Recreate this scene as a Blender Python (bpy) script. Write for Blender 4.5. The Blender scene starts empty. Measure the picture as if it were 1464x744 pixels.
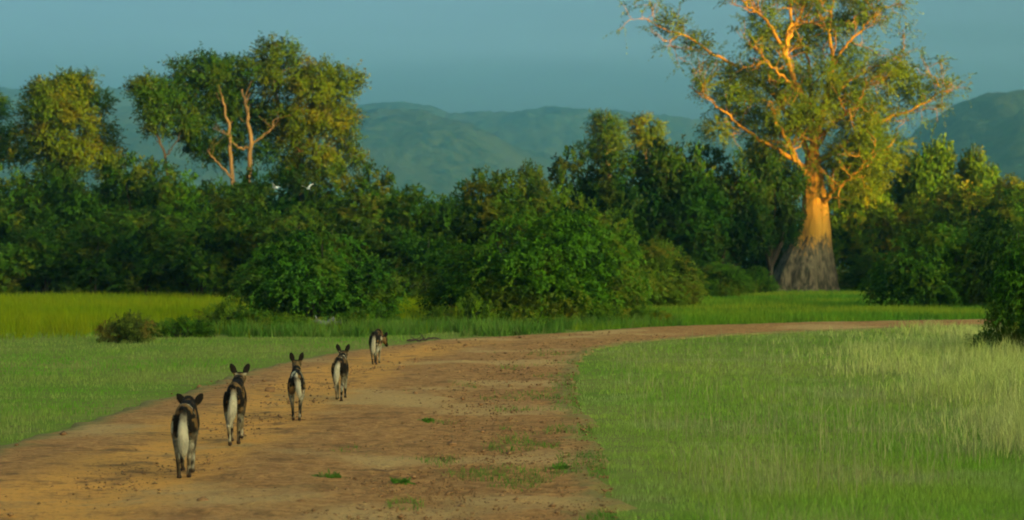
import bpy, math, random
import numpy as np
from mathutils import Vector, noise as mnoise

S = bpy.context.scene
COL = S.collection
R = math.radians

# ------------------------------------------------------------------ camera
F = 2800.0          # focal length in pixels of the 1464 px wide picture
CAM_H = 1.9         # seat height in an open safari vehicle
YH = 380.0          # horizon row
cam_d = bpy.data.cameras.new('camera')
cam = bpy.data.objects.new('camera', cam_d); COL.objects.link(cam)
cam_d.sensor_width = 36.0
cam_d.lens = 36.0 * F / 1464.0
cam_d.clip_start = 0.5
cam_d.clip_end = 6000.0
cam.location = (0, 0, CAM_H)
cam.rotation_euler = (R(90) + math.atan(8.0 / F), 0, 0)
cam_d.dof.use_dof = True
cam_d.dof.focus_distance = 24.0
cam_d.dof.aperture_fstop = 2.4
S.camera = cam

# ------------------------------------------------------------------ sky and sun
SUN_EL, SUN_AZ = 6.5, 140.0          # degrees; azimuth clockwise from the view direction
sunv = Vector((math.sin(R(SUN_AZ)) * math.cos(R(SUN_EL)), math.cos(R(SUN_AZ)) * math.cos(R(SUN_EL)), math.sin(R(SUN_EL))))
W = bpy.data.worlds.new('World'); S.world = W; W.use_nodes = True
wn = W.node_tree.nodes; wl = W.node_tree.links; wn.clear()
sky = wn.new('ShaderNodeTexSky'); sky.sky_type = 'NISHITA'; sky.sun_disc = False
sky.sun_elevation = R(SUN_EL); sky.sun_rotation = R(SUN_AZ)
sky.altitude = 240; sky.air_density = 0.45; sky.dust_density = 10.0; sky.ozone_density = 2.6
tint = wn.new('ShaderNodeMix'); tint.data_type = 'RGBA'; tint.blend_type = 'MULTIPLY'
tint.inputs[0].default_value = 1.0
tint.inputs[7].default_value = (1.0, 0.84, 0.50, 1)
bg = wn.new('ShaderNodeBackground'); bg.inputs[1].default_value = 0.15
wo = wn.new('ShaderNodeOutputWorld')
# thin stratus: faint level streaks all round the sky
wtc = wn.new('ShaderNodeTexCoord'); wmp = wn.new('ShaderNodeMapping'); wmp.inputs['Scale'].default_value = (1.2, 1.2, 16.0)
wnz = wn.new('ShaderNodeTexNoise'); wnz.inputs['Scale'].default_value = 1.6; wnz.inputs['Detail'].default_value = 4.0
wmr = wn.new('ShaderNodeMapRange'); wmr.inputs['From Min'].default_value = 0.3; wmr.inputs['From Max'].default_value = 0.7
wmr.inputs['To Min'].default_value = 0.76; wmr.inputs['To Max'].default_value = 1.18
wst = wn.new('ShaderNodeMix'); wst.data_type = 'RGBA'; wst.blend_type = 'MULTIPLY'; wst.inputs[0].default_value = 1.0
wl.new(wtc.outputs['Generated'], wmp.inputs[0]); wl.new(wmp.outputs[0], wnz.inputs['Vector']); wl.new(wnz.outputs['Fac'], wmr.inputs['Value'])
wl.new(tint.outputs[2], wst.inputs[6]); wl.new(wmr.outputs[0], wst.inputs[7])
wl.new(sky.outputs[0], tint.inputs[6]); wl.new(wst.outputs[2], bg.inputs[0]); wl.new(bg.outputs[0], wo.inputs[0])

sun_d = bpy.data.lights.new('sun', 'SUN')
sun_d.energy = 2.3; sun_d.angle = R(0.53); sun_d.color = (1.0, 0.58, 0.08)
sun = bpy.data.objects.new('sun', sun_d); COL.objects.link(sun)
sun.rotation_euler = sunv.to_track_quat('Z', 'Y').to_euler()

S.view_settings.view_transform = 'Standard'
S.view_settings.look = 'None'
S.view_settings.gamma = 1.0
S.view_settings.use_curve_mapping = False
S.view_settings.exposure = 2.8
S.render.engine = 'CYCLES'
S.cycles.use_denoising = True
S.cycles.max_bounces = 6
S.cycles.diffuse_bounces = 2
S.cycles.glossy_bounces = 2
S.cycles.transmission_bounces = 3
S.cycles.volume_bounces = 1
S.cycles.filter_width = 1.9


# ------------------------------------------------------------------ helpers
def gy(py):                       # a row of the picture below the horizon -> metres along the flat ground
    return F * CAM_H / (py - YH)

def at(px, py, Y):                # a point at the depth Y
    return np.array(((px - 732.0) / F * Y, Y, CAM_H - (py - YH) / F * Y))

def gp(px, py):                   # a point on the ground
    Y = gy(py)
    return ((px - 732.0) / F * Y, Y)

def unit(v):
    return v / np.maximum(np.linalg.norm(v, axis=-1, keepdims=True), 1e-9)

def mesh_np(name, V, Q=None, T=None, smooth=False, attr=None, uv=None):
    me = bpy.data.meshes.new(name)
    V = np.asarray(V, np.float32)
    nq = 0 if Q is None else len(Q); nt = 0 if T is None else len(T)
    loops = []
    if nq: loops.append(np.asarray(Q, np.int32).ravel())
    if nt: loops.append(np.asarray(T, np.int32).ravel())
    loops = np.concatenate(loops)
    starts = np.concatenate([np.arange(nq) * 4, nq * 4 + np.arange(nt) * 3]).astype(np.int32)
    me.vertices.add(len(V)); me.vertices.foreach_set('co', V.ravel())
    me.loops.add(len(loops)); me.loops.foreach_set('vertex_index', loops)
    me.polygons.add(nq + nt); me.polygons.foreach_set('loop_start', starts)
    if smooth:
        me.polygons.foreach_set('use_smooth', np.ones(nq + nt, dtype=bool))
    if attr is not None:
        for k, a in attr.items():
            a = np.asarray(a, np.float32)
            if a.ndim == 1:
                at_ = me.attributes.new(k, 'FLOAT', 'POINT'); at_.data.foreach_set('value', a)
            else:
                at_ = me.attributes.new(k, 'FLOAT_COLOR', 'POINT')
                at_.data.foreach_set('color', np.concatenate([a, np.ones((len(a), 1), np.float32)], 1).ravel())
    if uv is not None:
        l = me.uv_layers.new(name='UVMap'); l.data.foreach_set('uv', np.asarray(uv, np.float32)[loops].ravel())
    me.update(calc_edges=True); me.validate()
    return me

def add(name, me, mat=None, parent=None, loc=None):
    o = bpy.data.objects.new(name, me); COL.objects.link(o)
    if mat is not None and not me.materials: me.materials.append(mat)
    if parent is not None: o.parent = parent
    if loc is not None: o.location = loc
    return o

def empty(name, loc=(0, 0, 0), rz=0.0):
    o = bpy.data.objects.new(name, None); COL.objects.link(o)
    o.location = loc; o.rotation_euler = (0, 0, rz); o.empty_display_size = 0.3
    return o

def tag(o, label, cat, group=None, kind=None):
    if label: o['label'] = label
    if cat: o['category'] = cat
    if group: o['group'] = group
    if kind: o['kind'] = kind
    return o

_perm = np.random.default_rng(77).random((64, 64, 64)).astype(np.float32)
def vnoise(x, y, z=0.0):          # smooth value noise, -1..1
    x = np.asarray(x, float); y = np.asarray(y, float); z = np.zeros_like(x) + z
    i, j, k = np.floor(x).astype(int), np.floor(y).astype(int), np.floor(z).astype(int)
    u, v, w = x - i, y - j, z - k
    u, v, w = u * u * (3 - 2 * u), v * v * (3 - 2 * v), w * w * (3 - 2 * w)
    def g(a, b, c): return _perm[(i + a) & 63, (j + b) & 63, (k + c) & 63]
    r = ((g(0,0,0)*(1-u)+g(1,0,0)*u)*(1-v)+(g(0,1,0)*(1-u)+g(1,1,0)*u)*v)*(1-w) + \
        ((g(0,0,1)*(1-u)+g(1,0,1)*u)*(1-v)+(g(0,1,1)*(1-u)+g(1,1,1)*u)*v)*w
    return r * 2 - 1

def fbm(x, y, z=0.0, o=4):
    r = 0; a = 1.0; s = 1.0
    for _ in range(o):
        r = r + a * vnoise(np.asarray(x) * s + 7.3 * _, np.asarray(y) * s - 3.1 * _, np.asarray(z) * s); a *= 0.5; s *= 2.03
    return r / 1.9


# ------------------------------------------------------------------ materials
def new_mat(name):
    m = bpy.data.materials.new(name); m.use_nodes = True
    nt = m.node_tree; nt.nodes.clear()
    return m, nt.nodes, nt.links

def N(nodes, t, **kw):
    n = nodes.new(t)
    for k, v in kw.items(): setattr(n, k, v)
    return n

def mixc(nodes, links, fac, a, b, mode='MIX'):
    n = nodes.new('ShaderNodeMix'); n.data_type = 'RGBA'; n.blend_type = mode; n.clamp_factor = False
    for s, v in ((n.inputs[0], fac), (n.inputs[6], a), (n.inputs[7], b)):
        if isinstance(v, (int, float)): s.default_value = v
        elif isinstance(v, tuple): s.default_value = v if len(v) == 4 else (*v, 1)
        else: links.new(v, s)
    return n.outputs[2]

def noise_n(nodes, links, vec, scale, detail=3, rough=0.55, dist=0.0):
    n = nodes.new('ShaderNodeTexNoise'); n.inputs['Scale'].default_value = scale
    n.inputs['Detail'].default_value = detail; n.inputs['Roughness'].default_value = rough
    n.inputs['Distortion'].default_value = dist
    if vec is not None: links.new(vec, n.inputs['Vector'])
    return n.outputs['Fac']

def ramp(nodes, links, fac, lo, hi):
    n = nodes.new('ShaderNodeMapRange'); n.interpolation_type = 'SMOOTHSTEP'
    n.inputs['From Min'].default_value = lo; n.inputs['From Max'].default_value = hi
    links.new(fac, n.inputs['Value'])
    return n.outputs['Result']

def leaf_mat(name, c1, c2, c3=None, transl=0.14, use_obj=True):
    """leaves: c1..c2 leaf to leaf, c3 in whole clumps; the object's own colour multiplies them"""
    m, n, l = new_mat(name)
    a = N(n, 'ShaderNodeAttribute', attribute_name='tint')
    col = mixc(n, l, a.outputs['Fac'], c1, c2)
    tc = N(n, 'ShaderNodeTexCoord')
    if c3 is not None:
        f = ramp(n, l, noise_n(n, l, tc.outputs['Object'], 0.55, 3), 0.48, 0.68)
        col = mixc(n, l, f, col, c3)
    if use_obj:
        oi = N(n, 'ShaderNodeObjectInfo')
        col = mixc(n, l, 1.0, col, oi.outputs['Color'], 'MULTIPLY')
    d = N(n, 'ShaderNodeBsdfDiffuse'); t = N(n, 'ShaderNodeBsdfTranslucent')
    pa = N(n, 'ShaderNodeAttribute', attribute_name='puff'); vt = N(n, 'ShaderNodeVectorTransform', vector_type='NORMAL', convert_from='OBJECT', convert_to='WORLD')
    l.new(pa.outputs['Vector'], vt.inputs[0]); ge = N(n, 'ShaderNodeNewGeometry')
    vm = N(n, 'ShaderNodeVectorMath', operation='MULTIPLY_ADD'); l.new(ge.outputs['Normal'], vm.inputs[0]); vm.inputs[1].default_value = (0.55, 0.55, 0.55); l.new(vt.outputs[0], vm.inputs[2])
    vn = N(n, 'ShaderNodeVectorMath', operation='NORMALIZE'); l.new(vm.outputs[0], vn.inputs[0]); l.new(vn.outputs[0], d.inputs['Normal'])   # shading normals bent outwards, giving clumps light tops and dark undersides
    g = N(n, 'ShaderNodeBsdfGlossy'); g.inputs['Roughness'].default_value = 0.45
    g.inputs['Color'].default_value = (0.5, 0.5, 0.5, 1)
    l.new(col, d.inputs['Color'])
    hs = N(n, 'ShaderNodeHueSaturation'); hs.inputs['Value'].default_value = 1.3; l.new(col, hs.inputs['Color'])
    l.new(hs.outputs[0], t.inputs['Color'])
    mx = N(n, 'ShaderNodeMixShader'); mx.inputs[0].default_value = transl
    l.new(d.outputs[0], mx.inputs[1]); l.new(t.outputs[0], mx.inputs[2])
    m2 = N(n, 'ShaderNodeMixShader'); m2.inputs[0].default_value = 0.015
    l.new(mx.outputs[0], m2.inputs[1]); l.new(g.outputs[0], m2.inputs[2])
    o = N(n, 'ShaderNodeOutputMaterial'); l.new(m2.outputs[0], o.inputs[0])
    return m

def bark_mat(name, c1, c2, scale=3.0, bump=0.4, stretch=0.25):
    m, n, l = new_mat(name)
    tc = N(n, 'ShaderNodeTexCoord'); mp = N(n, 'ShaderNodeMapping')
    mp.inputs['Scale'].default_value = (1, 1, stretch); l.new(tc.outputs['Object'], mp.inputs['Vector'])
    f = noise_n(n, l, mp.outputs[0], scale, 5, 0.65)
    col = mixc(n, l, ramp(n, l, f, 0.3, 0.7), c1, c2)
    b = N(n, 'ShaderNodeBsdfPrincipled'); b.inputs['Roughness'].default_value = 0.9
    b.inputs['Specular IOR Level'].default_value = 0.15
    l.new(col, b.inputs['Base Color'])
    bp = N(n, 'ShaderNodeBump'); bp.inputs['Strength'].default_value = bump; bp.inputs['Distance'].default_value = 0.1
    l.new(f, bp.inputs['Height']); l.new(bp.outputs[0], b.inputs['Normal'])
    o = N(n, 'ShaderNodeOutputMaterial'); l.new(b.outputs[0], o.inputs[0])
    return m

def grass_mat(name, ca, cb, cc, s1=0.12, s2=0.8):
    """blades: patches of ca/cb over metres, cc in smaller patches, tips a little drier"""
    m, n, l = new_mat(name)
    g = N(n, 'ShaderNodeNewGeometry')
    mp = N(n, 'ShaderNodeMapping'); mp.inputs['Scale'].default_value = (1, 1, 0); l.new(g.outputs['Position'], mp.inputs['Vector'])
    f1 = ramp(n, l, noise_n(n, l, mp.outputs[0], s1, 3), 0.38, 0.62)
    f2 = ramp(n, l, noise_n(n, l, mp.outputs[0], s2, 4, 0.6), 0.45, 0.72)
    col = mixc(n, l, f1, ca, cb); col = mixc(n, l, f2, col, cc)
    a = N(n, 'ShaderNodeAttribute', attribute_name='tint')
    v = N(n, 'ShaderNodeMapRange'); v.inputs['To Min'].default_value = 0.75; v.inputs['To Max'].default_value = 1.3
    l.new(a.outputs['Fac'], v.inputs['Value'])
    cv = N(n, 'ShaderNodeCombineColor')
    for i in range(3): l.new(v.outputs[0], cv.inputs[i])
    col = mixc(n, l, 1.0, col, cv.outputs[0], 'MULTIPLY')
    d = N(n, 'ShaderNodeBsdfDiffuse'); t = N(n, 'ShaderNodeBsdfTranslucent')
    l.new(col, d.inputs['Color']); l.new(col, t.inputs['Color'])
    vm = N(n, 'ShaderNodeVectorMath', operation='MULTIPLY_ADD'); l.new(g.outputs['Normal'], vm.inputs[0]); vm.inputs[1].default_value = (0.5, 0.5, 0.5); vm.inputs[2].default_value = (0, 0, 0.9)
    vn = N(n, 'ShaderNodeVectorMath', operation='NORMALIZE'); l.new(vm.outputs[0], vn.inputs[0]); l.new(vn.outputs[0], d.inputs['Normal'])   # shading normals bent upwards to brighten and soften the flat blades
    mx = N(n, 'ShaderNodeMixShader'); mx.inputs[0].default_value = 0.35
    l.new(d.outputs[0], mx.inputs[1]); l.new(t.outputs[0], mx.inputs[2])
    o = N(n, 'ShaderNodeOutputMaterial'); l.new(mx.outputs[0], o.inputs[0])
    return m

def plain(name, col, rough=0.9, scale=8.0, var=0.35):
    m, n, l = new_mat(name)
    tc = N(n, 'ShaderNodeTexCoord')
    f = noise_n(n, l, tc.outputs['Object'], scale, 4)
    c = mixc(n, l, f, tuple(x * (1 - var) for x in col), tuple(x * (1 + var) for x in col))
    b = N(n, 'ShaderNodeBsdfPrincipled'); b.inputs['Roughness'].default_value = rough
    b.inputs['Specular IOR Level'].default_value = 0.2
    l.new(c, b.inputs['Base Color'])
    o = N(n, 'ShaderNodeOutputMaterial'); l.new(b.outputs[0], o.inputs[0])
    return m

M = {}
M['leaf'] = leaf_mat('leaf_green', (0.009, 0.040, 0.003), (0.075, 0.18, 0.005), (0.11, 0.13, 0.006))
M['leaf_tree'] = leaf_mat('leaf_tree', (0.04, 0.10, 0.007), (0.09, 0.15, 0.008), (0.12, 0.13, 0.008), 0.25)
M['leaf_baobab'] = leaf_mat('leaf_baobab', (0.075, 0.14, 0.005), (0.145, 0.21, 0.007), (0.16, 0.175, 0.008), 0.3)
M['bark'] = bark_mat('bark_brown', (0.10, 0.07, 0.045), (0.22, 0.16, 0.10))
M['bark_pale'] = bark_mat('bark_pale', (0.07, 0.05, 0.028), (0.15, 0.105, 0.06))
M['grass_verge'] = grass_mat('grass_verge', (0.13, 0.30, 0.02), (0.24, 0.31, 0.06), (0.29, 0.32, 0.09))
M['grass_right'] = grass_mat('grass_right', (0.20, 0.37, 0.035), (0.30, 0.40, 0.06), (0.33, 0.39, 0.13), 0.16, 0.5)
M['grass_field'] = grass_mat('grass_field', (0.19, 0.27, 0.004), (0.25, 0.27, 0.006), (0.13, 0.24, 0.005), 0.1, 0.4)
M['grass_meadow'] = grass_mat('grass_meadow', (0.10, 0.25, 0.016), (0.25, 0.32, 0.02), (0.05, 0.16, 0.016), 0.07, 0.25)
M['grass_dry'] = grass_mat('grass_dry', (0.55, 0.57, 0.16), (0.42, 0.50, 0.10), (0.62, 0.62, 0.22), 0.3, 1.2)
M['weed'] = grass_mat('weed_green', (0.08, 0.20, 0.02), (0.13, 0.25, 0.03), (0.17, 0.20, 0.05), 0.6, 2.0)
M['straw'] = grass_mat('straw_stalk', (0.33, 0.31, 0.12), (0.40, 0.38, 0.15), (0.26, 0.30, 0.09), 0.6, 2.0)
M['bark_dark'] = bark_mat('bark_dark', (0.02, 0.016, 0.012), (0.05, 0.04, 0.03))
M['clod'] = plain('dark_clod', (0.19, 0.10, 0.042), 0.95, 5.0, 0.8)
M['clod_red'] = plain('red_clod', (0.20, 0.095, 0.035), 0.95, 6.0)

# ground
m, n, l = new_mat('soil_and_thatch')
g = N(n, 'ShaderNodeNewGeometry')
f1 = ramp(n, l, noise_n(n, l, g.outputs['Position'], 0.15, 4), 0.4, 0.6)
f2 = noise_n(n, l, g.outputs['Position'], 3.0, 5, 0.65)
c = mixc(n, l, f1, (0.13, 0.20, 0.03), (0.19, 0.21, 0.05))
c = mixc(n, l, ramp(n, l, f2, 0.45, 0.7), c, (0.15, 0.14, 0.05))
b = N(n, 'ShaderNodeBsdfDiffuse'); l.new(c, b.inputs[0])
o = N(n, 'ShaderNodeOutputMaterial'); l.new(b.outputs[0], o.inputs[0]); M['ground'] = m

# road: sandy tracks, rubbly middle, crusts and damp stains of their own shapes
m, n, l = new_mat('laterite_road')
g = N(n, 'ShaderNodeNewGeometry'); uvn = N(n, 'ShaderNodeTexCoord')
sx = N(n, 'ShaderNodeSeparateXYZ'); l.new(uvn.outputs['UV'], sx.inputs[0])
wob = noise_n(n, l, g.outputs['Position'], 0.35, 3)
ac = N(n, 'ShaderNodeMath', operation='MULTIPLY_ADD'); l.new(wob, ac.inputs[0]); ac.inputs[1].default_value = 0.22; l.new(sx.outputs['X'], ac.inputs[2])
# u runs 0..1 left to right; wheel track about 0.38 (after the wobble of about +0.11)
d1 = N(n, 'ShaderNodeMath', operation='SUBTRACT'); l.new(ac.outputs[0], d1.inputs[0]); d1.inputs[1].default_value = 0.42
d2 = N(n, 'ShaderNodeMath', operation='ABSOLUTE'); l.new(d1.outputs[0], d2.inputs[0])
track = N(n, 'ShaderNodeMapRange', interpolation_type='SMOOTHSTEP'); l.new(d2.outputs[0], track.inputs['Value'])
track.inputs['From Min'].default_value = 0.06; track.inputs['From Max'].default_value = 0.20
track.inputs['To Min'].default_value = 1.0; track.inputs['To Max'].default_value = 0.0
f_f = noise_n(n, l, g.outputs['Position'], 9.0, 6, 0.7)
f_m = noise_n(n, l, g.outputs['Position'], 2.1, 6, 0.72)
f_l = noise_n(n, l, g.outputs['Position'], 0.25, 3)
c = mixc(n, l, ramp(n, l, f_f, 0.3, 0.7), (0.24, 0.108, 0.034), (0.50, 0.25, 0.08))
c = mixc(n, l, ramp(n, l, f_m, 0.5, 0.66), c, (0.20, 0.10, 0.033))
c = mixc(n, l, ramp(n, l, f_l, 0.5, 0.62), c, (0.46, 0.275, 0.10))
spy = N(n, 'ShaderNodeSeparateXYZ'); l.new(g.outputs['Position'], spy.inputs[0])
trf = N(n, 'ShaderNodeMath', operation='MULTIPLY'); l.new(track.outputs[0], trf.inputs[0]); l.new(ramp(n, l, spy.outputs['Y'], 52.0, 42.0), trf.inputs[1])
tr = N(n, 'ShaderNodeMath', operation='MULTIPLY'); l.new(trf.outputs[0], tr.inputs[0]); l.new(ramp(n, l, f_m, 0.66, 0.44), tr.inputs[1])
c = mixc(n, l, tr.outputs[0], c, (0.60, 0.28, 0.06))
mps = N(n, 'ShaderNodeMapping'); mps.inputs['Scale'].default_value = (0.55, 1.6, 1); l.new(g.outputs['Position'], mps.inputs['Vector'])
st = ramp(n, l, noise_n(n, l, mps.outputs[0], 1.1, 4, 0.6, 0.4), 0.70, 0.75)
fk = ramp(n, l, noise_n(n, l, g.outputs['Position'], 17.0, 4, 0.7), 0.54, 0.66)
fkm = N(n, 'ShaderNodeMath', operation='MULTIPLY'); l.new(fk, fkm.inputs[0]); fkm.inputs[1].default_value = 0.65
c = mixc(n, l, fkm.outputs[0], c, (0.11, 0.06, 0.028))
stm = N(n, 'ShaderNodeMath', operation='MULTIPLY'); l.new(st, stm.inputs[0]); stm.inputs[1].default_value = 0.75
c = mixc(n, l, stm.outputs[0], c, (0.085, 0.05, 0.03))
eu = N(n, 'ShaderNodeMath', operation='SUBTRACT'); l.new(sx.outputs['X'], eu.inputs[0]); eu.inputs[1].default_value = 0.5
ea = N(n, 'ShaderNodeMath', operation='ABSOLUTE'); l.new(eu.outputs[0], ea.inputs[0])
ej = N(n, 'ShaderNodeMath', operation='MULTIPLY_ADD'); l.new(f_m, ej.inputs[0]); ej.inputs[1].default_value = 0.16; l.new(ea.outputs[0], ej.inputs[2])
c = mixc(n, l, ramp(n, l, ej.outputs[0], 0.50, 0.575), c, (0.20, 0.165, 0.05))   # thatch and soil at the worn edges
b = N(n, 'ShaderNodeBsdfPrincipled'); b.inputs['Roughness'].default_value = 0.95; b.inputs['Specular IOR Level'].default_value = 0.1
l.new(c, b.inputs['Base Color'])
bp = N(n, 'ShaderNodeBump'); bp.inputs['Strength'].default_value = 1.0; bp.inputs['Distance'].default_value = 0.05
l.new(f_f, bp.inputs['Height']); l.new(bp.outputs[0], b.inputs['Normal'])
o = N(n, 'ShaderNodeOutputMaterial'); l.new(b.outputs[0], o.inputs[0]); M['road'] = m

# hills: bush-covered
m, n, l = new_mat('bush_covered_slope')
g = N(n, 'ShaderNodeNewGeometry')
f1 = noise_n(n, l, g.outputs['Position'], 0.07, 5, 0.7); f2 = noise_n(n, l, g.outputs['Position'], 0.006, 4)
c = mixc(n, l, ramp(n, l, f1, 0.35, 0.65), (0.006, 0.018, 0.012), (0.042, 0.06, 0.028))
c = mixc(n, l, ramp(n, l, f2, 0.45, 0.65), c, (0.04, 0.055, 0.03))
b = N(n, 'ShaderNodeBsdfDiffuse'); l.new(c, b.inputs[0])
bp = N(n, 'ShaderNodeBump'); bp.inputs['Strength'].default_value = 1.0; bp.inputs['Distance'].default_value = 4.0
l.new(f1, bp.inputs['Height']); l.new(bp.outputs[0], b.inputs['Normal'])
o = N(n, 'ShaderNodeOutputMaterial'); l.new(b.outputs[0], o.inputs[0]); M['hill'] = m

# baobab bark: fibrous grey skirt torn by elephants below, smooth copper skin above
m, n, l = new_mat('baobab_bark')
tc = N(n, 'ShaderNodeTexCoord'); mp = N(n, 'ShaderNodeMapping'); mp.inputs['Scale'].default_value = (1, 1, 0.12)
l.new(tc.outputs['Object'], mp.inputs['Vector'])
fs = noise_n(n, l, mp.outputs[0], 5.0, 5, 0.7)
fl = noise_n(n, l, mp.outputs[0], 1.1, 4, 0.6)
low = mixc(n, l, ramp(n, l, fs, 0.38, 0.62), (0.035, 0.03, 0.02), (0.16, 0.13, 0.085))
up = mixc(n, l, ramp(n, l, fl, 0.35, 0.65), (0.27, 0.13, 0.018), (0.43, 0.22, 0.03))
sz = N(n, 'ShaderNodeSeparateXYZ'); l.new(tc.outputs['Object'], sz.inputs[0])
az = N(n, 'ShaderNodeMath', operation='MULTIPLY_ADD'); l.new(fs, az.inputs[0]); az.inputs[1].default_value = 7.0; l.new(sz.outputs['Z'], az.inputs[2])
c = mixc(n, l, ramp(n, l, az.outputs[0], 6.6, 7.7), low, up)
b = N(n, 'ShaderNodeBsdfPrincipled'); b.inputs['Roughness'].default_value = 0.85; b.inputs['Specular IOR Level'].default_value = 0.15
l.new(c, b.inputs['Base Color'])
bp = N(n, 'ShaderNodeBump'); bp.inputs['Strength'].default_value = 0.8; bp.inputs['Distance'].default_value = 0.15
l.new(fs, bp.inputs['Height']); l.new(bp.outputs[0], b.inputs['Normal'])
o = N(n, 'ShaderNodeOutputMaterial'); l.new(b.outputs[0], o.inputs[0]); M['baobab'] = m

# animal coats and feathers: the colour is stored per vertex
m, n, l = new_mat('blotched_coat')
a = N(n, 'ShaderNodeAttribute', attribute_name='coat')
tc = N(n, 'ShaderNodeTexCoord')
f = noise_n(n, l, tc.outputs['Object'], 60.0, 3, 0.7)
c = mixc(n, l, f, (0.75, 0.75, 0.75), (1.25, 1.25, 1.25))
c = mixc(n, l, 1.0, a.outputs['Color'], c, 'MULTIPLY')
b = N(n, 'ShaderNodeBsdfPrincipled'); b.inputs['Roughness'].default_value = 0.85; b.inputs['Specular IOR Level'].default_value = 0.06
l.new(c, b.inputs['Base Color'])
bp = N(n, 'ShaderNodeBump'); bp.inputs['Strength'].default_value = 0.5; bp.inputs['Distance'].default_value = 0.01
l.new(f, bp.inputs['Height']); l.new(bp.outputs[0], b.inputs['Normal'])
o = N(n, 'ShaderNodeOutputMaterial'); l.new(b.outputs[0], o.inputs[0]); M['coat'] = m


# ------------------------------------------------------------------ the land
def axis(vals): return np.unique(np.concatenate(vals))
gx = axis([np.arange(-3000, 3001, 100.), np.arange(-60, 61, 4.)])
gyy = axis([np.arange(-500, 4801, 100.), np.arange(-20, 181, 4.)])
GX, GY = np.meshgrid(gx, gyy)
rng0 = np.random.default_rng(1)
far = np.clip((np.hypot(GX, GY - 60) - 120) / 200, 0, 1)
GZ = far * 1.2 * fbm(GX / 90, GY / 90)
def gridquads(nx, ny):
    i = np.arange(nx - 1)[None, :] + np.arange(ny - 1)[:, None] * nx
    return np.stack([i, i + 1, i + 1 + nx, i + nx], -1).reshape(-1, 4)
V = np.stack([GX.ravel(), GY.ravel(), GZ.ravel()], 1)
tag(add('ground', mesh_np('ground', V, gridquads(len(gx), len(gyy)), smooth=True), M['ground']), 'flat savanna floor of soil and grass thatch', None, kind='structure')

# dirt road that bends to the right
LE = [(-5.9, -25), (-5.8, 5), (-5.6, 14)] + [gp(*p) for p in ((0, 640), (100, 610), (200, 580), (290, 553), (370, 528), (450, 511), (550, 496), (620, 488), (800, 478), (930, 469), (1150, 462), (1420, 458))] + [(32, 80), (60, 104)]
RE = [(0.6, -25), (0.7, 5), (0.75, 12)] + [gp(*p) for p in ((872, 700), (862, 650), (822, 570), (826, 525), (832, 513), (850, 501), (900, 491), (1000, 483), (1120, 476), (1250, 471), (1420, 465))] + [(33, 76), (62, 100)]
def resample(P, n):
    P = np.array(P); d = np.concatenate([[0], np.cumsum(np.linalg.norm(np.diff(P, axis=0), axis=1))]); 
    t = np.linspace(0, 1, n) ; s = d / d[-1]
    Q = np.stack([np.interp(t, s, P[:, k]) for k in (0, 1)], 1)
    for _ in range(6): Q[1:-1] = (Q[:-2] + 2 * Q[1:-1] + Q[2:]) / 4
    return Q
NR, NC = 1000, 64
LQ, RQ = resample(LE, NR), resample(RE, NR)
mid0 = resample((np.array(resample(LE, 60)) + np.array(resample(RE, 60))) / 2, NR)
t = np.linspace(0, 1, NC)[None, :, None]
RV = LQ[:, None, :] * (1 - t) + RQ[:, None, :] * t
edge = np.minimum(t[..., 0], 1 - t[..., 0]) * np.ones((NR, 1))
jit = fbm(RV[..., 0] * 0.9, RV[..., 1] * 0.9, 5.0)
wid = np.linalg.norm(RQ - LQ, axis=1)[:, None]
across = (RQ - LQ) / wid
jit2 = fbm(RV[..., 0] * 2.6, RV[..., 1] * 2.6, 8.0)
amp = np.clip(1 - edge * 5, 0, 1) * (0.22 * jit + 0.22 * jit2)
RV = RV + across[:, None, :] * amp[..., None]
zz = 0.035 + 0.012 * fbm(RV[..., 0] * 1.2, RV[..., 1] * 1.2, 1.0) + (0.012 + 0.022 * np.clip((t[..., 0] - 0.35) * 4, 0, 1)) * fbm(RV[..., 0] * 5, RV[..., 1] * 5, 2.0) + 0.02 * np.sin(t[..., 0] * math.pi)
zz = zz - 0.03 * np.exp(-((t[..., 0] - 0.33) / 0.09) ** 2) - 0.02 * np.exp(-((t[..., 0] - 0.75) / 0.10) ** 2)
zz = np.maximum(zz, 0.008)
zz = np.where(edge < 0.001, -0.03, zz)
V = np.concatenate([RV, zz[..., None]], -1).reshape(-1, 3)
UV = np.stack([np.broadcast_to(t[..., 0], (NR, NC)), np.broadcast_to(np.linspace(0, 20, NR)[:, None], (NR, NC))], -1).reshape(-1, 2)
tag(add('road', mesh_np('road', V, gridquads(NC, NR), smooth=True, uv=UV), M['road']), 'reddish brown dirt road bending to the right', None, kind='structure')

# signed distance to the road edges (positive = outside), for grass that thins out towards it
def road_side(x, y):
    """>0 : metres left of the left edge / beyond it; the second value likewise for the right edge"""
    P = np.stack([x, y], -1)
    out = []
    for Q, sg in ((LQ, 1), (RQ, -1)):
        A = Q[::8]; T = np.gradient(A, axis=0); T /= np.linalg.norm(T, axis=1, keepdims=True)
        Nn = np.stack([-T[:, 1], T[:, 0]], 1) * sg
        best = np.full(len(P), 1e9); val = np.zeros(len(P))
        for s in range(0, len(P), 20000):
            D = P[s:s+20000, None, :] - A[None]
            d = (D ** 2).sum(-1); k = d.argmin(1); r = np.arange(len(k))
            val[s:s+20000] = np.sign((D[r, k] * Nn[k]).sum(-1)) * np.sqrt(d[r, k])
        out.append(val)
    return out

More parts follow.
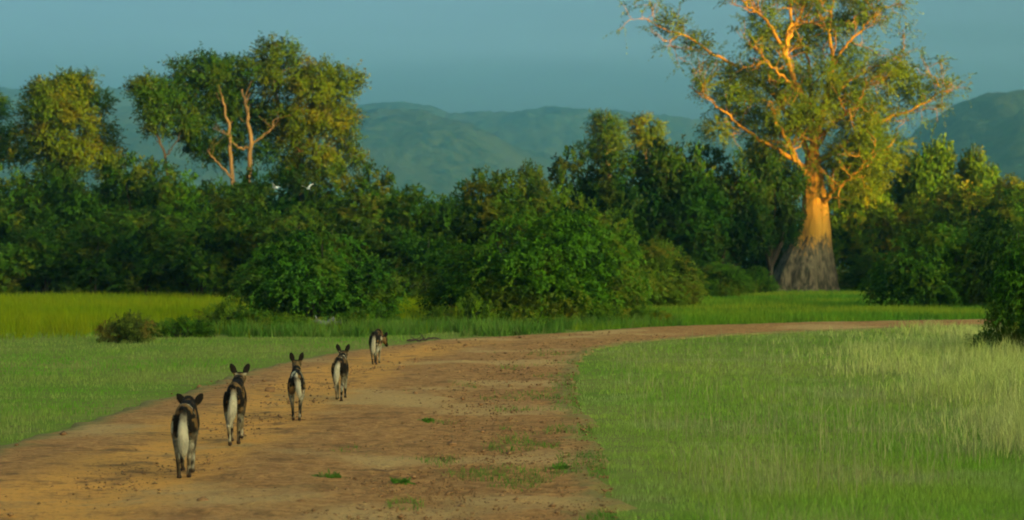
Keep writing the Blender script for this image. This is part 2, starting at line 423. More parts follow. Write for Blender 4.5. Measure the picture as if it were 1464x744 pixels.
# hills
def hill(name, Y0, prof, front, back, label, seed, amp=16.0):
    px = np.array([p[0] for p in prof]); py = np.array([p[1] for p in prof])
    X = np.arange(px[0], px[-1] + 1, 4.0)
    xs = (X - 732) / F * Y0
    crest = CAM_H - (np.interp(X, px, py) - YH) / F * Y0
    v = np.concatenate([np.linspace(0, 1, 46), 1 + np.linspace(0.05, 1, 10)])
    VV, XX = np.meshgrid(v, xs, indexing='ij')
    CR = np.broadcast_to(crest, VV.shape)
    Yp = np.where(VV <= 1, Y0 - front * (1 - VV), Y0 + back * (VV - 1))
    sh = np.where(VV <= 1, np.sin(np.clip(VV, 0, 1) * math.pi / 2) ** 1.15, np.cos((np.clip(VV, 1, 2) - 1) * math.pi / 2))
    spur = fbm(XX / 190 + seed, Yp / 400, seed * 1.7, 4)
    Z = CR * sh * (1 + 0.24 * spur * np.sin(np.clip(VV, 0, 1) * math.pi)) + (0.7 + 0.3 * sh) * amp * 0.5 * fbm(XX / 22, Yp / 22, seed, 4) + 10 * fbm(XX / 70, Yp / 70, seed + 5, 3) * np.sin(np.clip(VV / 2, 0, 1) * math.pi)
    Z = np.where((VV < 0.001) | (VV > 1.999), -0.6, Z)
    V = np.stack([XX.ravel(), Yp.ravel(), Z.ravel()], 1)
    return tag(add(name, mesh_np(name, V, gridquads(len(xs), len(v)), smooth=True), M['hill']), label, None, kind='structure')

hill('hills_far', 4000, [(-900, 150), (-300, 135), (0, 128), (60, 130), (150, 134), (240, 140), (420, 150), (520, 156), (560, 152), (640, 164), (700, 160), (800, 158), (880, 163), (930, 170), (1000, 180), (1120, 186), (1320, 200), (1600, 190), (2300, 180)], 1000, 500, 'blue hazy ridge along the horizon', 3.1)
hill('hills_middle', 3100, [(-500, 250), (-100, 190), (120, 152), (300, 160), (470, 172), (545, 166), (600, 172), (660, 186), (720, 205), (780, 226), (860, 262), (960, 330), (1040, 372)], 850, 420, 'nearer wooded slope falling towards the middle', 9.4)
hill('hills_right', 2300, [(1150, 330), (1230, 262), (1290, 208), (1330, 174), (1370, 150), (1410, 137), (1450, 133), (1520, 128), (1640, 120), (1800, 140), (2000, 190), (2250, 300)], 650, 400, 'dark blue wooded hill behind the trees at the right', 5.2)

# unseen ridge added behind the viewer; its brow keeps the low sun off the ground
az = R(SUN_AZ); sd = np.array((math.sin(az), math.cos(az))); sp = np.array((-sd[1], sd[0]))   # sp: to the right when one looks along the light
RD = 260.0
u = np.arange(-420, 421, 3.0); v = np.linspace(-1, 1, 25)
UU, VV = np.meshgrid(u, v)
te = math.tan(R(SUN_EL))
# height that puts the edge of the shade at height sh for a point 110 m down-light of the origin
shade = np.interp(u, [-420, 30, 68, 90, 420], [8.5, 8.2, 7.4, 3.6, 3.2])
brow = shade + (RD + 105) * te
brow = brow + 0.9 * fbm(u / 9.0, u * 0 + 3.3, 0.0, 4)
HZ = brow[None, :] * np.cos(VV * math.pi / 2) ** 1.0
P = sd[None, None, :] * (RD + VV[..., None] * 130) + sp[None, None, :] * UU[..., None]
HZ = np.where(np.abs(VV) > 0.999, -0.6, HZ)
V = np.concatenate([P, HZ[..., None]], -1).reshape(-1, 3)
tag(add('shade_ridge', mesh_np('shade_ridge', V, gridquads(len(u), len(v)), smooth=True), M['hill']), 'unseen ridge added behind the viewer to cast the evening shade', None, kind='structure')


# ------------------------------------------------------------------ foliage builders
def rdir(rng, n):
    return unit(rng.normal(size=(n, 3)))

def sprays(rng, O, D, L, nl, leaf, width, droop, messy=0.8, up=0.5, shift=0.0, puff=None):
    """twigs that start at O along D, bend down, and carry nl leaves each -> vertices, quads, tint"""
    n = len(O)
    L = np.broadcast_to(np.asarray(L, float), (n,))
    droop = np.broadcast_to(np.asarray(droop, float), (n,))
    t = (np.arange(nl) + rng.random((n, nl))) / nl
    z = np.array((0, 0, 1.0))
    P = O[:, None, :] + D[:, None, :] * (L[:, None] * t)[..., None] - z * (droop[:, None] * L[:, None] * t ** 2)[..., None]
    T = unit(D[:, None, :] - z * (2 * droop[:, None] * t)[..., None])
    P = P.reshape(-1, 3); T = T.reshape(-1, 3); m = len(P)
    ld = unit(T * 0.6 + rdir(rng, m) * messy)
    nu = unit(z * up + rdir(rng, m) * 0.75)
    sd_ = unit(np.cross(ld, nu)); nn = np.cross(sd_, ld)
    ll = leaf * rng.uniform(0.6, 1.3, m)[:, None]; ww = width * rng.uniform(0.7, 1.25, m)[:, None]
    V = np.stack([P, P + ld * ll * 0.5 + sd_ * ww - nn * ll * 0.06, P + ld * ll - nn * ll * 0.2, P + ld * ll * 0.5 - sd_ * ww - nn * ll * 0.06], 1)
    tint = np.repeat(np.clip(np.repeat(rng.random(n), nl) * 0.6 + rng.random(m) * 0.3 + 0.05 + shift, -0.25, 1.4), 4)
    Q = np.arange(m * 4).reshape(m, 4)
    if puff is None: puff = unit(D + np.array((0, 0, 0.8)))
    return V.reshape(-1, 3), Q, tint, np.repeat(np.repeat(puff, nl, 0), 4, 0)

class Leaves:
    def __init__(s): s.v = []; s.q = []; s.t = []; s.p = []; s.n = 0
    def put(s, V, Q, t, p): s.v.append(V); s.q.append(Q + s.n); s.t.append(t); s.p.append(p); s.n += len(V)
    def mesh(s, name): return mesh_np(name, np.concatenate(s.v), np.concatenate(s.q), attr={'tint': np.concatenate(s.t), 'puff': np.concatenate(s.p)})

class Tubes:
    def __init__(s): s.v = []; s.q = []; s.n = 0
    def put(s, P, r, k=6):
        P = np.asarray(P, float); r = np.asarray(r, float); n = len(P)
        T = unit(np.gradient(P, axis=0))
        ref = np.array((0.31, 0.95, 0.05)) if abs(T[0, 2]) > 0.6 else np.array((0.0, 0.05, 1.0))
        A = unit(np.cross(T, ref)); B = np.cross(T, A)
        a = np.arange(k) * 2 * math.pi / k
        V = P[:, None, :] + r[:, None, None] * (np.cos(a)[None, :, None] * A[:, None, :] + np.sin(a)[None, :, None] * B[:, None, :])
        i = (np.arange(n - 1)[:, None] * k + np.arange(k)[None, :]); j = (np.arange(n - 1)[:, None] * k + (np.arange(k)[None, :] + 1) % k)
        s.q.append((np.stack([i, j, j + k, i + k], -1).reshape(-1, 4)) + s.n)
        s.v.append(V.reshape(-1, 3)); s.n += n * k
    def mesh(s, name): return mesh_np(name, np.concatenate(s.v), np.concatenate(s.q), smooth=True)

def poly(P, n, rng=None, wig=0.0):
    P = np.asarray(P, float); t = np.linspace(0, len(P) - 1, n)
    Q = np.stack([np.interp(t, np.arange(len(P)), P[:, k]) for k in range(3)], 1)
    for _ in range(2): Q[1:-1] = (Q[:-2] + 2 * Q[1:-1] + Q[2:]) / 4
    if rng is not None and wig: Q[1:-1] += np.cumsum(rng.normal(size=(n - 2, 3)), 0) * 0 + rng.normal(size=(n - 2, 3)) * wig
    return Q

def blob_crown(L, rng, blobs, per, nl, leaf, width, tl, droop, centre=None, upb=0.35, messy=0.8):
    """blobs: (x, y, z, rx, ry, rz); twigs leave each clump outwards"""
    tot = sum(b[3] * b[5] + b[4] * b[5] for b in blobs)
    for b in blobs:
        n = max(8, int(per * (b[3] * b[5] + b[4] * b[5]) / tot))
        d = rdir(rng, n); rr = rng.random(n) ** 0.38
        rad = np.array(b[3:6])
        O = np.array(b[:3]) + d * rad * (rr * 0.88)[:, None]
        D = unit(d * 1.0 + np.array((0, 0, upb)) + rdir(rng, n) * 0.45)
        L.put(*sprays(rng, O, D, tl * rng.uniform(0.5, 1.3, n), nl, leaf, width, droop * rng.uniform(0.4, 1.5, n), messy, shift=rng.uniform(-0.4, 0.35), puff=unit(d / np.array((1, 1, 0.9)) + np.array((0, 0, 0.25)))))

def dome(seed, Rr, H, twigs, nl, leaf, width, droop, lobes=26):
    """a bush with leaves to the ground, of many uneven clumps"""
    rng = np.random.default_rng(seed); L = Leaves(); T = Tubes()
    blobs = []
    for k in range(lobes):
        a = rng.uniform(0, 2 * math.pi); e = math.asin(rng.uniform(0.03, 1.0))
        q = rng.uniform(0.62, 0.98); uc = 0.72 + 0.28 * min(1.0, math.sin(e) / 0.4)
        c = np.array((math.cos(a) * math.cos(e) * Rr * q * uc, math.sin(a) * math.cos(e) * Rr * q * uc, 0.12 * H + math.sin(e) * H * 0.72 * q))
        s = rng.uniform(0.17, 0.36) * Rr
        blobs.append((*c, s * 1.15, s * 1.15, s * 0.9))
    blobs.append((0, 0, 0.40 * H, Rr * 0.58, Rr * 0.58, H * 0.33))
    blob_crown(L, rng, blobs, twigs, nl, leaf, width, Rr * 0.22, droop)
    # long whips that break the outline
    n = int(twigs * 0.07); a = rng.uniform(0, 2 * math.pi, n); e = np.arcsin(rng.uniform(0.1, 1, n))
    d = np.stack([np.cos(a) * np.cos(e), np.sin(a) * np.cos(e), np.sin(e)], 1)
    O = d * np.array((Rr * 0.85, Rr * 0.85, H * 0.72)) + np.array((0, 0, 0.14 * H))
    wv, wq, wt, wp = sprays(rng, O, unit(d + rdir(rng, n) * 0.3 + np.array((0, 0, 0.3))), Rr * 0.36 * rng.uniform(0.5, 1.4, n), nl + 6, leaf * 0.9, width * 0.9, droop * 1.2, 0.6)
    L.put(wv, wq, wt * 0.4 + 0.7, wp)
    for k in range(9):
        a = rng.uniform(0, 2 * math.pi); q = rng.uniform(0.2, 0.7)
        e_ = np.array((math.cos(a) * Rr * q, math.sin(a) * Rr * q, H * rng.uniform(0.5, 0.85)))
        b_ = np.array((math.cos(a) * 0.12 * Rr, math.sin(a) * 0.12 * Rr, -0.1))
        T.put(poly([b_, (b_ + e_) / 2 + rng.normal(size=3) * 0.12 * Rr, e_], 8), np.linspace(0.07, 0.015, 8) * Rr / 2.5, 5)
    return L.mesh('bush_leaves'), T.mesh('bush_stems')

def thicket(seed, Rr, H, twigs, nl, leaf, width, lobes=22):
    """a taller shrub of stacked irregular clumps"""
    rng = np.random.default_rng(seed); L = Leaves(); T = Tubes(); blobs = []
    for k in range(lobes):
        z = rng.uniform(0.1, 0.94); env = math.sqrt(max(0.08, 1 - ((z - 0.52) / 0.56) ** 2))
        a = rng.uniform(0, 2 * math.pi); q = rng.uniform(0.3, 0.95) * env
        s = rng.uniform(0.18, 0.42) * Rr
        blobs.append((math.cos(a) * Rr * q, math.sin(a) * Rr * q, z * H, s * 1.1, s * 1.1, s))
        if k % 3 == 0:
            e_ = np.array(blobs[-1][:3]); b_ = np.array((e_[0] * 0.15, e_[1] * 0.15, -0.1))
            T.put(poly([b_, (b_ + e_) / 2 * np.array((0.6, 0.6, 1)) , e_], 8), np.linspace(0.10, 0.02, 8) * Rr / 3, 5)
    blobs.append((0, 0, 0.45 * H, Rr * 0.55, Rr * 0.55, H * 0.36))
    blob_crown(L, rng, blobs, twigs, nl, leaf, width, Rr * 0.18, 0.25, upb=0.5)
    return L.mesh('bush_leaves'), T.mesh('bush_stems')

def round_tree(seed, Rr, H, z0, twigs, nl, leaf, width, lobes=20, flat=1.0):
    """a tree with a bare bole below z0*H and a crown of separate clumps"""
    rng = np.random.default_rng(seed); L = Leaves(); T = Tubes(); blobs = []
    zc = (1 + z0) / 2; hz = (1 - z0) / 2
    for k in range(lobes):
        d = rdir(rng, 1)[0]; q = rng.uniform(0.45, 0.9)
        c = np.array((d[0] * Rr * q, d[1] * Rr * q, (zc + d[2] * hz * q * flat) * H)); s = rng.uniform(0.2, 0.36) * Rr
        blobs.append((*c, s * 1.15, s * 1.15, s * 0.85))
        if k % 2 == 0:
            b_ = np.array((0, 0, z0 * H * rng.uniform(0.55, 1.05)))
            T.put(poly([b_, (b_ + c) / 2 + rng.normal(size=3) * 0.06 * Rr, c], 8), np.linspace(0.05, 0.012, 8) * Rr, 5)
    T.put(poly([(0, 0, -0.2), (0.1, 0.05, z0 * H * 0.6), (0, 0, zc * H)], 10), np.linspace(0.085, 0.035, 10) * Rr, 8)
    blob_crown(L, rng, blobs, twigs, nl, leaf, width, Rr * 0.2, 0.2, upb=0.4)
    return L.mesh('tree_leaves'), T.mesh('tree_limbs')

VAR = {
    'dome0': (dome(11, 3.0, 4.2, 3400, 11, 0.15, 0.034, 0.75, 22), 3.0, 4.2, 'leaf'),
    'dome1': (dome(12, 3.0, 4.2, 3000, 11, 0.16, 0.04, 0.45, 20), 3.0, 4.2, 'leaf'),
    'low': (dome(14, 1.2, 1.0, 900, 9, 0.10, 0.022, 0.35, 14), 1.2, 1.0, 'leaf'),
    'thick0': (thicket(21, 3.2, 6.5, 2600, 10, 0.24, 0.06), 3.2, 6.5, 'leaf'),
    'thick1': (thicket(22, 3.2, 6.5, 2600, 10, 0.22, 0.055, 28), 3.2, 6.5, 'leaf'),
    'thick2': (thicket(23, 3.2, 6.5, 2600, 10, 0.26, 0.06, 18), 3.2, 6.5, 'leaf'),
    'tree0': (round_tree(31, 3.5, 9.0, 0.3, 2300, 10, 0.26, 0.065, 22), 3.5, 9.0, 'leaf_tree'),
    'tree1': (round_tree(32, 3.5, 9.0, 0.22, 2300, 10, 0.26, 0.065, 26), 3.5, 9.0, 'leaf_tree'),
}
CROWN_NAME = {'dome0': 'foliage', 'dome1': 'foliage', 'low': 'foliage', 'thick0': 'foliage', 'thick1': 'foliage', 'thick2': 'foliage', 'tree0': 'crown', 'tree1': 'crown'}
STEM_NAME = {'tree0': 'trunk', 'tree1': 'trunk'}
for (lm, sm), *_rest in VAR.values(): pass

def plant(name, label, cat, group, px, Y, w_px, top, kind, col=(1, 1, 1), rz=0.0):
    (lm, sm), r0, h0, mt = VAR[kind]
    x = (px - 732) / F * Y
    h = CAM_H - (top - YH) / F * Y
    sr = (w_px / 2 / F * Y) / r0; sh_ = h / h0 * (0.94 if kind.startswith('thick') else 0.95 if kind.startswith('dome') else 1.0)
    o = empty(name, (x, Y, 0), rz); tag(o, label, cat, group)
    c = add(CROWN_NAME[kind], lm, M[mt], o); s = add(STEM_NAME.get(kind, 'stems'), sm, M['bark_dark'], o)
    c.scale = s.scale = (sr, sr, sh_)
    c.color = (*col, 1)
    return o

# --- the thicket and bushes: px of the middle, depth, width in px, top row
G_L = 'thicket behind the yellow grass field'; G_M = 'bushes beyond the bend of the road'; G_R = 'trees and bushes around the baobab'
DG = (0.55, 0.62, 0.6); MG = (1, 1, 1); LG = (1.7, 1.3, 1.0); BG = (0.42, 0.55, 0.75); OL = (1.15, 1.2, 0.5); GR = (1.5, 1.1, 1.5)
rows = [
 # front of the thicket behind the field
 ('thicket_shrub', 'dark shrub at the far left edge of the yellow field', 'shrub', G_L, -10, 112, 140, 300, 'thick0', MG),
 ('thicket_shrub', 'second shrub from the left along the yellow field', 'shrub', G_L, 62, 113, 130, 312, 'thick1', DG),
 ('thicket_shrub', 'third shrub from the left along the yellow field, darkest at its foot', 'shrub', G_L, 135, 112, 130, 318, 'thick2', DG),
 ('thicket_shrub', 'fourth shrub from the left along the yellow field', 'shrub', G_L, 205, 113, 140, 306, 'thick0', MG),
 ('thicket_shrub', 'shrub at the back of the yellow field, right against the big dome bush', 'shrub', G_L, 285, 112, 150, 300, 'thick1', MG),
 # its second and third rows
 ('thicket_tree', 'broad dark thicket crown below the rounded golden tree at the left edge', 'shrub', G_L, 10, 119, 170, 232, 'thick1', MG),
 ('thicket_tree', 'thicket crown below the right side of the rounded golden tree', 'shrub', G_L, 110, 119, 160, 240, 'thick2', DG),
 ('thicket_tree', 'bulging thicket crown in the gap between the two golden trees', 'shrub', G_L, 205, 120, 150, 232, 'thick0', MG),
 ('thicket_tree', 'thicket crown below the pale bare trunks', 'shrub', G_L, 295, 118, 150, 246, 'thick1', OL),
 ('thicket_tree', 'dark thicket crown behind the two white birds', 'shrub', G_L, 395, 116, 160, 240, 'thick2', DG),
 ('thicket_tree', 'thicket crown with rusty top below the right end of the tall golden tree', 'shrub', G_L, 500, 118, 150, 243, 'thick0', LG),
 ('thicket_shrub', 'shrub peeping over the big dome bush from behind', 'shrub', G_L, 350, 100, 150, 275, 'thick0', MG),
 ('thicket_shrub', 'dull olive shrub between the two large dome bushes, far back', 'shrub', G_L, 460, 96, 170, 280, 'thick1', GR),
 ('thicket_shrub', 'shrub with its top just under the open view of the hills', 'shrub', G_L, 570, 104, 150, 272, 'thick2', MG),
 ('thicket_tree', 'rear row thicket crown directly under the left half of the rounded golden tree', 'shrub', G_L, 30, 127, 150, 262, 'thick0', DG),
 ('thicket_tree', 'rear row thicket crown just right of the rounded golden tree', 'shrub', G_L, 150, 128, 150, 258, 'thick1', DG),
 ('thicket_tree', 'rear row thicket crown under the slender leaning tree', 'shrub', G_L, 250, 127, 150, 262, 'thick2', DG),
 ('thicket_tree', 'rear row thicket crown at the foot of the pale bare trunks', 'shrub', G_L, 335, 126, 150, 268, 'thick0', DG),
 # beyond the bend
 ('dome_bush', 'big rounded bush with drooping sprays right behind the leading dogs', 'bush', G_M, 448, 61.5, 250, 312, 'dome0', (0.75, 0.95, 1.3)),
 ('dome_bush', 'leafy bush filling the gap between the two largest bushes by the road', 'bush', G_M, 590, 97, 200, 318, 'dome1', (0.6, 0.7, 0.6)),
 ('dome_bush', 'largest bright green bush with tangled sprays beside the bend of the road', 'bush', G_M, 785, 63, 275, 278, 'dome0', (0.95, 1.05, 0.8)),
 ('dome_bush', 'lower left shoulder of bush beside the largest bright green bush', 'bush', G_M, 680, 67, 140, 345, 'dome1', (0.6, 0.7, 0.6)),
 ('dome_bush', 'pale feathery bush to the right of the largest bush by the bend', 'bush', G_M, 872, 72, 130, 308, 'dome1', (1.3, 1.25, 1.2)),
 ('dome_bush', 'greyish low bush at the left end of the baobab meadow', 'bush', G_M, 930, 86, 150, 338, 'dome1', GR),
 ('thicket_shrub', 'thicket shrub under the middle of the hazy hills, left of the rusty one', 'shrub', G_M, 640, 100, 150, 258, 'thick1', MG),
 ('thicket_shrub', 'rusty topped thicket shrub under the middle of the hazy hills', 'shrub', G_M, 715, 98, 150, 252, 'thick0', LG),
 ('thicket_tree', 'brownish rounded crown standing up left of the small far trees', 'shrub', G_M, 775, 112, 90, 238, 'thick2', (1.3, 1.0, 1.1)),
 ('thicket_shrub', 'olive shrub top behind the largest bush', 'shrub', G_M, 820, 92, 140, 268, 'thick1', LG),
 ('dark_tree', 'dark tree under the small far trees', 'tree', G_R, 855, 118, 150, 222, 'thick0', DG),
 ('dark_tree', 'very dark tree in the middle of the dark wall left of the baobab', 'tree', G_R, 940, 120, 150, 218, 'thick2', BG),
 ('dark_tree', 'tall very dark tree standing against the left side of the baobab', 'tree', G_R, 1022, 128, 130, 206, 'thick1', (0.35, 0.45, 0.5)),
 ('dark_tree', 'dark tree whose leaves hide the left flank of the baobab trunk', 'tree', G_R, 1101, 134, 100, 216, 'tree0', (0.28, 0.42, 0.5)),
 ('dark_tree', 'dark tree in second row between baobab and small far trees', 'tree', G_R, 985, 150, 170, 214, 'thick0', DG),
 ('meadow_shrub', 'small shrub at the foot of the dark trees left of the baobab', 'shrub', G_R, 1030, 112, 90, 372, 'dome1', MG),
 ('meadow_shrub', 'small light shrub nearest the left foot of the baobab', 'shrub', G_R, 1082, 128, 54, 378, 'dome1', (0.8, 0.9, 0.8)),
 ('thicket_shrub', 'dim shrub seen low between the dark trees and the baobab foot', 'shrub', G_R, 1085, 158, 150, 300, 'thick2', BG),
 # right of the baobab
 ('green_tree', 'green tree directly behind the right side of the baobab trunk', 'tree', G_R, 1225, 156, 130, 240, 'thick1', (2.4, 1.7, 1.0)),
 ('green_tree', 'dim tree in the gap under the long right baobab branch', 'tree', G_R, 1290, 160, 150, 232, 'thick0', (1.9, 1.5, 1.0)),
 ('golden_tree', 'golden leafed tree under the tip of the long right baobab branch', 'tree', G_R, 1335, 158, 110, 204, 'tree1', OL),
 ('golden_tree', 'narrow golden tree top in front of the blue hill at the right', 'tree', G_R, 1398, 156, 80, 214, 'tree0', OL),
 ('green_tree', 'olive tree at the right frame edge below the blue hill', 'tree', G_R, 1450, 150, 100, 256, 'tree1', LG),
 ('thicket_shrub', 'yellowish shrub between the baobab and the spreading right bush', 'shrub', G_R, 1240, 148, 90, 300, 'thick2', (2.0, 1.6, 1.0)),
 ('thicket_shrub', 'rust tinged shrub below the golden trees at the right', 'shrub', G_R, 1330, 138, 150, 262, 'thick1', (2.6, 1.6, 1.1)),
 ('thicket_shrub', 'green shrub at the right frame edge behind the spreading bush', 'shrub', G_R, 1430, 130, 140, 272, 'thick0', (1.9, 1.6, 1.0)),
 ('meadow_shrub', 'low shrub right of the baobab foot, half hidden by the spreading bush', 'shrub', G_R, 1245, 146, 100, 358, 'dome1', MG),
 ('spreading_bush', 'dark spreading bush with bare stems showing at its foot, right of the baobab', 'bush', G_R, 1335, 86, 175, 314, 'dome1', (0.9, 1.0, 0.9)),
 ('spreading_bush', 'dense dark bush at the right frame edge beyond the road', 'bush', G_R, 1440, 84, 150, 296, 'dome0', DG),
 ('edge_bush', 'nearest dark bush cut off by the right frame edge beside dry grass', 'bush', None, 1490, 41.5, 150, 318, 'dome1', (0.85, 1.0, 0.8)),
 ('edge_bush', 'low leafy shrub at the left foot of the nearest dark bush, in dry grass', 'shrub', None, 1418, 43, 80, 474, 'low', MG),
 # small ones by the verge
 ('grey_shrub', 'small grey brown twiggy shrub at the edge of the yellow field', 'shrub', None, 188, 48.5, 84, 450, 'low', (1.5, 0.85, 2.6)),
 ('low_shrub', 'low green shrub touching the grey brown twiggy shrub on its right', 'shrub', 'low shrubs along the verge', 262, 52, 80, 455, 'low', MG),
 ('low_shrub', 'low brownish shrub at the left foot of the big rounded bush', 'shrub', 'low shrubs along the verge', 322, 55, 80, 434, 'low', GR),
 ('low_shrub', 'low bright green shrub at the front foot of the big rounded bush', 'shrub', 'low shrubs along the verge', 405, 57, 100, 450, 'low', LG),
 ('low_shrub', 'small leafy shrub just right of the fallen grey log', 'shrub', 'low shrubs along the verge', 528, 58, 90, 438, 'low', MG),
 ('low_shrub', 'upright small shrub before the left foot of the largest bush', 'shrub', 'low shrubs along the verge', 676, 58.5, 62, 426, 'low', LG),
 ('low_shrub', 'low shrub at the road edge under the middle of the largest bush', 'shrub', 'low shrubs along the verge', 760, 60.5, 100, 436, 'low', LG),
 ('low_shrub', 'low shrub at the road edge under the right end of the largest bush', 'shrub', 'low shrubs along the verge', 858, 60.5, 90, 434, 'low', LG),
 ('low_shrub', 'rightmost low shrub where the far verge opens to the meadow', 'shrub', 'low shrubs along the verge', 918, 63, 84, 440, 'low', LG),
 ('low_shrub', 'low shrub between the brownish one and the fallen grey log', 'shrub', 'low shrubs along the verge', 365, 55, 80, 444, 'low', MG),
 ('low_shrub', 'low shrub beside the yellow gap under the bushes', 'shrub', 'low shrubs along the verge', 632, 60, 60, 440, 'low', GR),
]
rr = random.Random(5)
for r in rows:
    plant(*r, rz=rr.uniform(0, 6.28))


# ------------------------------------------------------------------ skeleton trees
def grow(rng, T, tips, p, d, length, rad, level, maxlevel, upb=0.15, wig=0.22, kids=(4, 4, 3), spread=0.8):
    n = 7; P = [np.array(p)]; dd = np.array(d)
    for k in range(n - 1):
        dd = unit(dd + rng.normal(size=3) * wig + np.array((0, 0, upb)) * 0.5)
        P.append(P[-1] + dd * length / (n - 1))
    P = np.array(P); T.put(P, np.linspace(rad, rad * 0.45, n), 6 if level < 2 else 4)
    branch_from(rng, T, tips, P, rad, length, level, maxlevel, upb, wig, kids, spread, 0.3)

def branch_from(rng, T, tips, P, rad, length, level, maxlevel, upb, wig, kids, spread, t0):
    P = np.asarray(P)
    if level >= maxlevel:
        for k in range(3):
            i = rng.integers(len(P) // 2, len(P)); tips.append((P[i], unit(P[-1] - P[0] + rng.normal(size=3) * length * 0.5)))
        tips.append((P[-1], unit(P[-1] - P[-2])))
        return
    nk = kids[min(level, len(kids) - 1)]
    for k in range(nk):
        t = t0 + (1 - t0) * (k + rng.uniform(0.3, 1.0)) / nk
        f = min(t, 1.0) * (len(P) - 1); i = min(int(f), len(P) - 2); q = P[i] + (P[i + 1] - P[i]) * (f - i)
        tg = unit(P[i + 1] - P[i])
        d = unit(tg * 0.7 + unit(rng.normal(size=3)) * spread + np.array((0, 0, upb)))
        grow(rng, T, tips, q, d, length * rng.uniform(0.42, 0.62), max(rad * rng.uniform(0.38, 0.55), 0.02), level + 1, maxlevel, upb, wig, kids, spread)

# --- the baobab
BY = 140.0
bx = (1152 - 732) / F * BY
bao = empty('baobab_tree', (bx, BY, 0)); tag(bao, 'huge baobab with sunlit orange trunk and sparse golden crown', 'tree')
def bl(px, py, dy=0.0):
    p = at(px, py, BY + dy); return np.array((p[0] - bx, dy, p[2]))
rng = np.random.default_rng(8)
ringrows = [(424, 1093, 1204), (418, 1097, 1200), (408, 1103, 1196), (395, 1108, 1194), (380, 1114, 1191), (365, 1121, 1189), (350, 1131, 1188), (335, 1140, 1187), (318, 1144, 1186), (300, 1147, 1184), (282, 1148, 1181), (266, 1146, 1178), (250, 1149, 1176), (232, 1151, 1173), (212, 1152, 1170)]
k = 72; a = np.arange(k) * 2 * math.pi / k
zs = np.array([bl(0, r[0])[2] for r in ringrows]); cs = np.array([((r[1] + r[2]) / 2 - 1152) / F * BY for r in ringrows]); rs = np.array([(r[2] - r[1]) / 2 / F * BY for r in ringrows])
zf = np.linspace(zs[0], zs[-1], 60); cf = np.interp(zf, zs, cs); rf = np.interp(zf, zs, rs)
fl = np.clip(1 - zf / 6.0, 0.30, 1)
ZZ, AA = np.meshgrid(zf, a, indexing='ij')
lob = 0.07 * np.sin(AA * 7 + 1.2 * np.sin(ZZ * 0.35)) + 0.045 * np.sin(AA * 13 + 2.0) + 0.05 * vnoise(AA * 9, ZZ * 0.35, 3.0) + 0.03 * vnoise(AA * 22, ZZ * 1.1, 9.0)
rad = rf[:, None] * (1 + lob * fl[:, None] * 1.15) + 0.06 * fbm(AA * 2, ZZ * 1.3, 4.0)
V = np.stack([cf[:, None] + rad * np.cos(AA), rad * np.sin(AA), ZZ], -1).reshape(-1, 3)
i = (np.arange(59)[:, None] * k + np.arange(k)[None]); j = (np.arange(59)[:, None] * k + (np.arange(k)[None] + 1) % k)
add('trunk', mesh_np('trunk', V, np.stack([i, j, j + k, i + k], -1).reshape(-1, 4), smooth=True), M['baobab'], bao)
limbs = [  # px, py, depth offset ; radius start, end
 ([(1160, 262, 0), (1150, 248, -1.0), (1136, 226, -1.8), (1128, 205, -2.2), (1112, 178, -2.5), (1100, 150, -2.5)], 0.62, 0.16),
 ([(1162, 240, 0), (1161, 205, -0.4), (1158, 170, -0.8), (1146, 135, -1), (1130, 105, -1.2), (1124, 70, -1.2), (1130, 30, -1), (1128, -20, -1)], 0.72, 0.16),
 ([(1160, 225, 0.4), (1172, 180, 0.8), (1180, 140, 0.6), (1188, 110, 0), (1190, 75, -0.4), (1184, 40, -0.4), (1192, -10, 0)], 0.62, 0.14),
 ([(1176, 296, -0.3), (1184, 282, -1.2), (1196, 268, -2.0), (1212, 257, -2.6), (1234, 236, -3.0), (1252, 220, -3)], 0.36, 0.12),
 ([(1165, 235, 0), (1195, 215, 1), (1225, 195, 1), (1252, 174, 0), (1290, 162, -0.5), (1318, 150, -0.6), (1340, 132, -0.6), (1358, 128, -0.8)], 0.42, 0.06),
 ([(1158, 225, 0.5), (1140, 180, 1.8), (1100, 130, 2.2), (1055, 96, 2), (1015, 74, 2), (975, 48, 1.6), (948, 40, 1.4), (926, 28, 1.2)], 0.42, 0.06),
 ([(1155, 245, -0.2), (1110, 212, -1.0), (1070, 190, -1.4), (1042, 168, -1.6), (1020, 146, -1.6), (985, 124, -1.4)], 0.36, 0.05),
 ([(1126, 92, -1.2), (1110, 50, -2), (1085, 20, -2.4), (1062, 2, -2.6), (1040, -30, -2.6)], 0.30, 0.10),
 ([(1124, 66, -1.2), (1145, 20, -0.6), (1160, -30, 0)], 0.28, 0.10),
 ([(1186, 100, 0), (1215, 60, -0.8), (1242, 30, -1.2), (1268, 8, -1.4)], 0.28, 0.06),
 ([(1178, 150, 0.6), (1215, 115, 1.4), (1250, 95, 1.8), (1285, 80, 2)], 0.26, 0.05),
 ([(1160, 190, 0), (1158, 120, 2.2), (1155, 60, 3), (1160, 10, 3.2)], 0.36, 0.10),
 ([(1140, 130, -1), (1105, 95, -2.2), (1080, 70, -3)], 0.26, 0.07),
 ([(1168, 200, 0), (1200, 170, -2.4), (1225, 150, -3.4), (1240, 120, -3.8)], 0.30, 0.07),
 ([(1164, 215, 0), (1196, 165, 2.6), (1230, 130, 3.4)], 0.30, 0.07),
]
tips = []
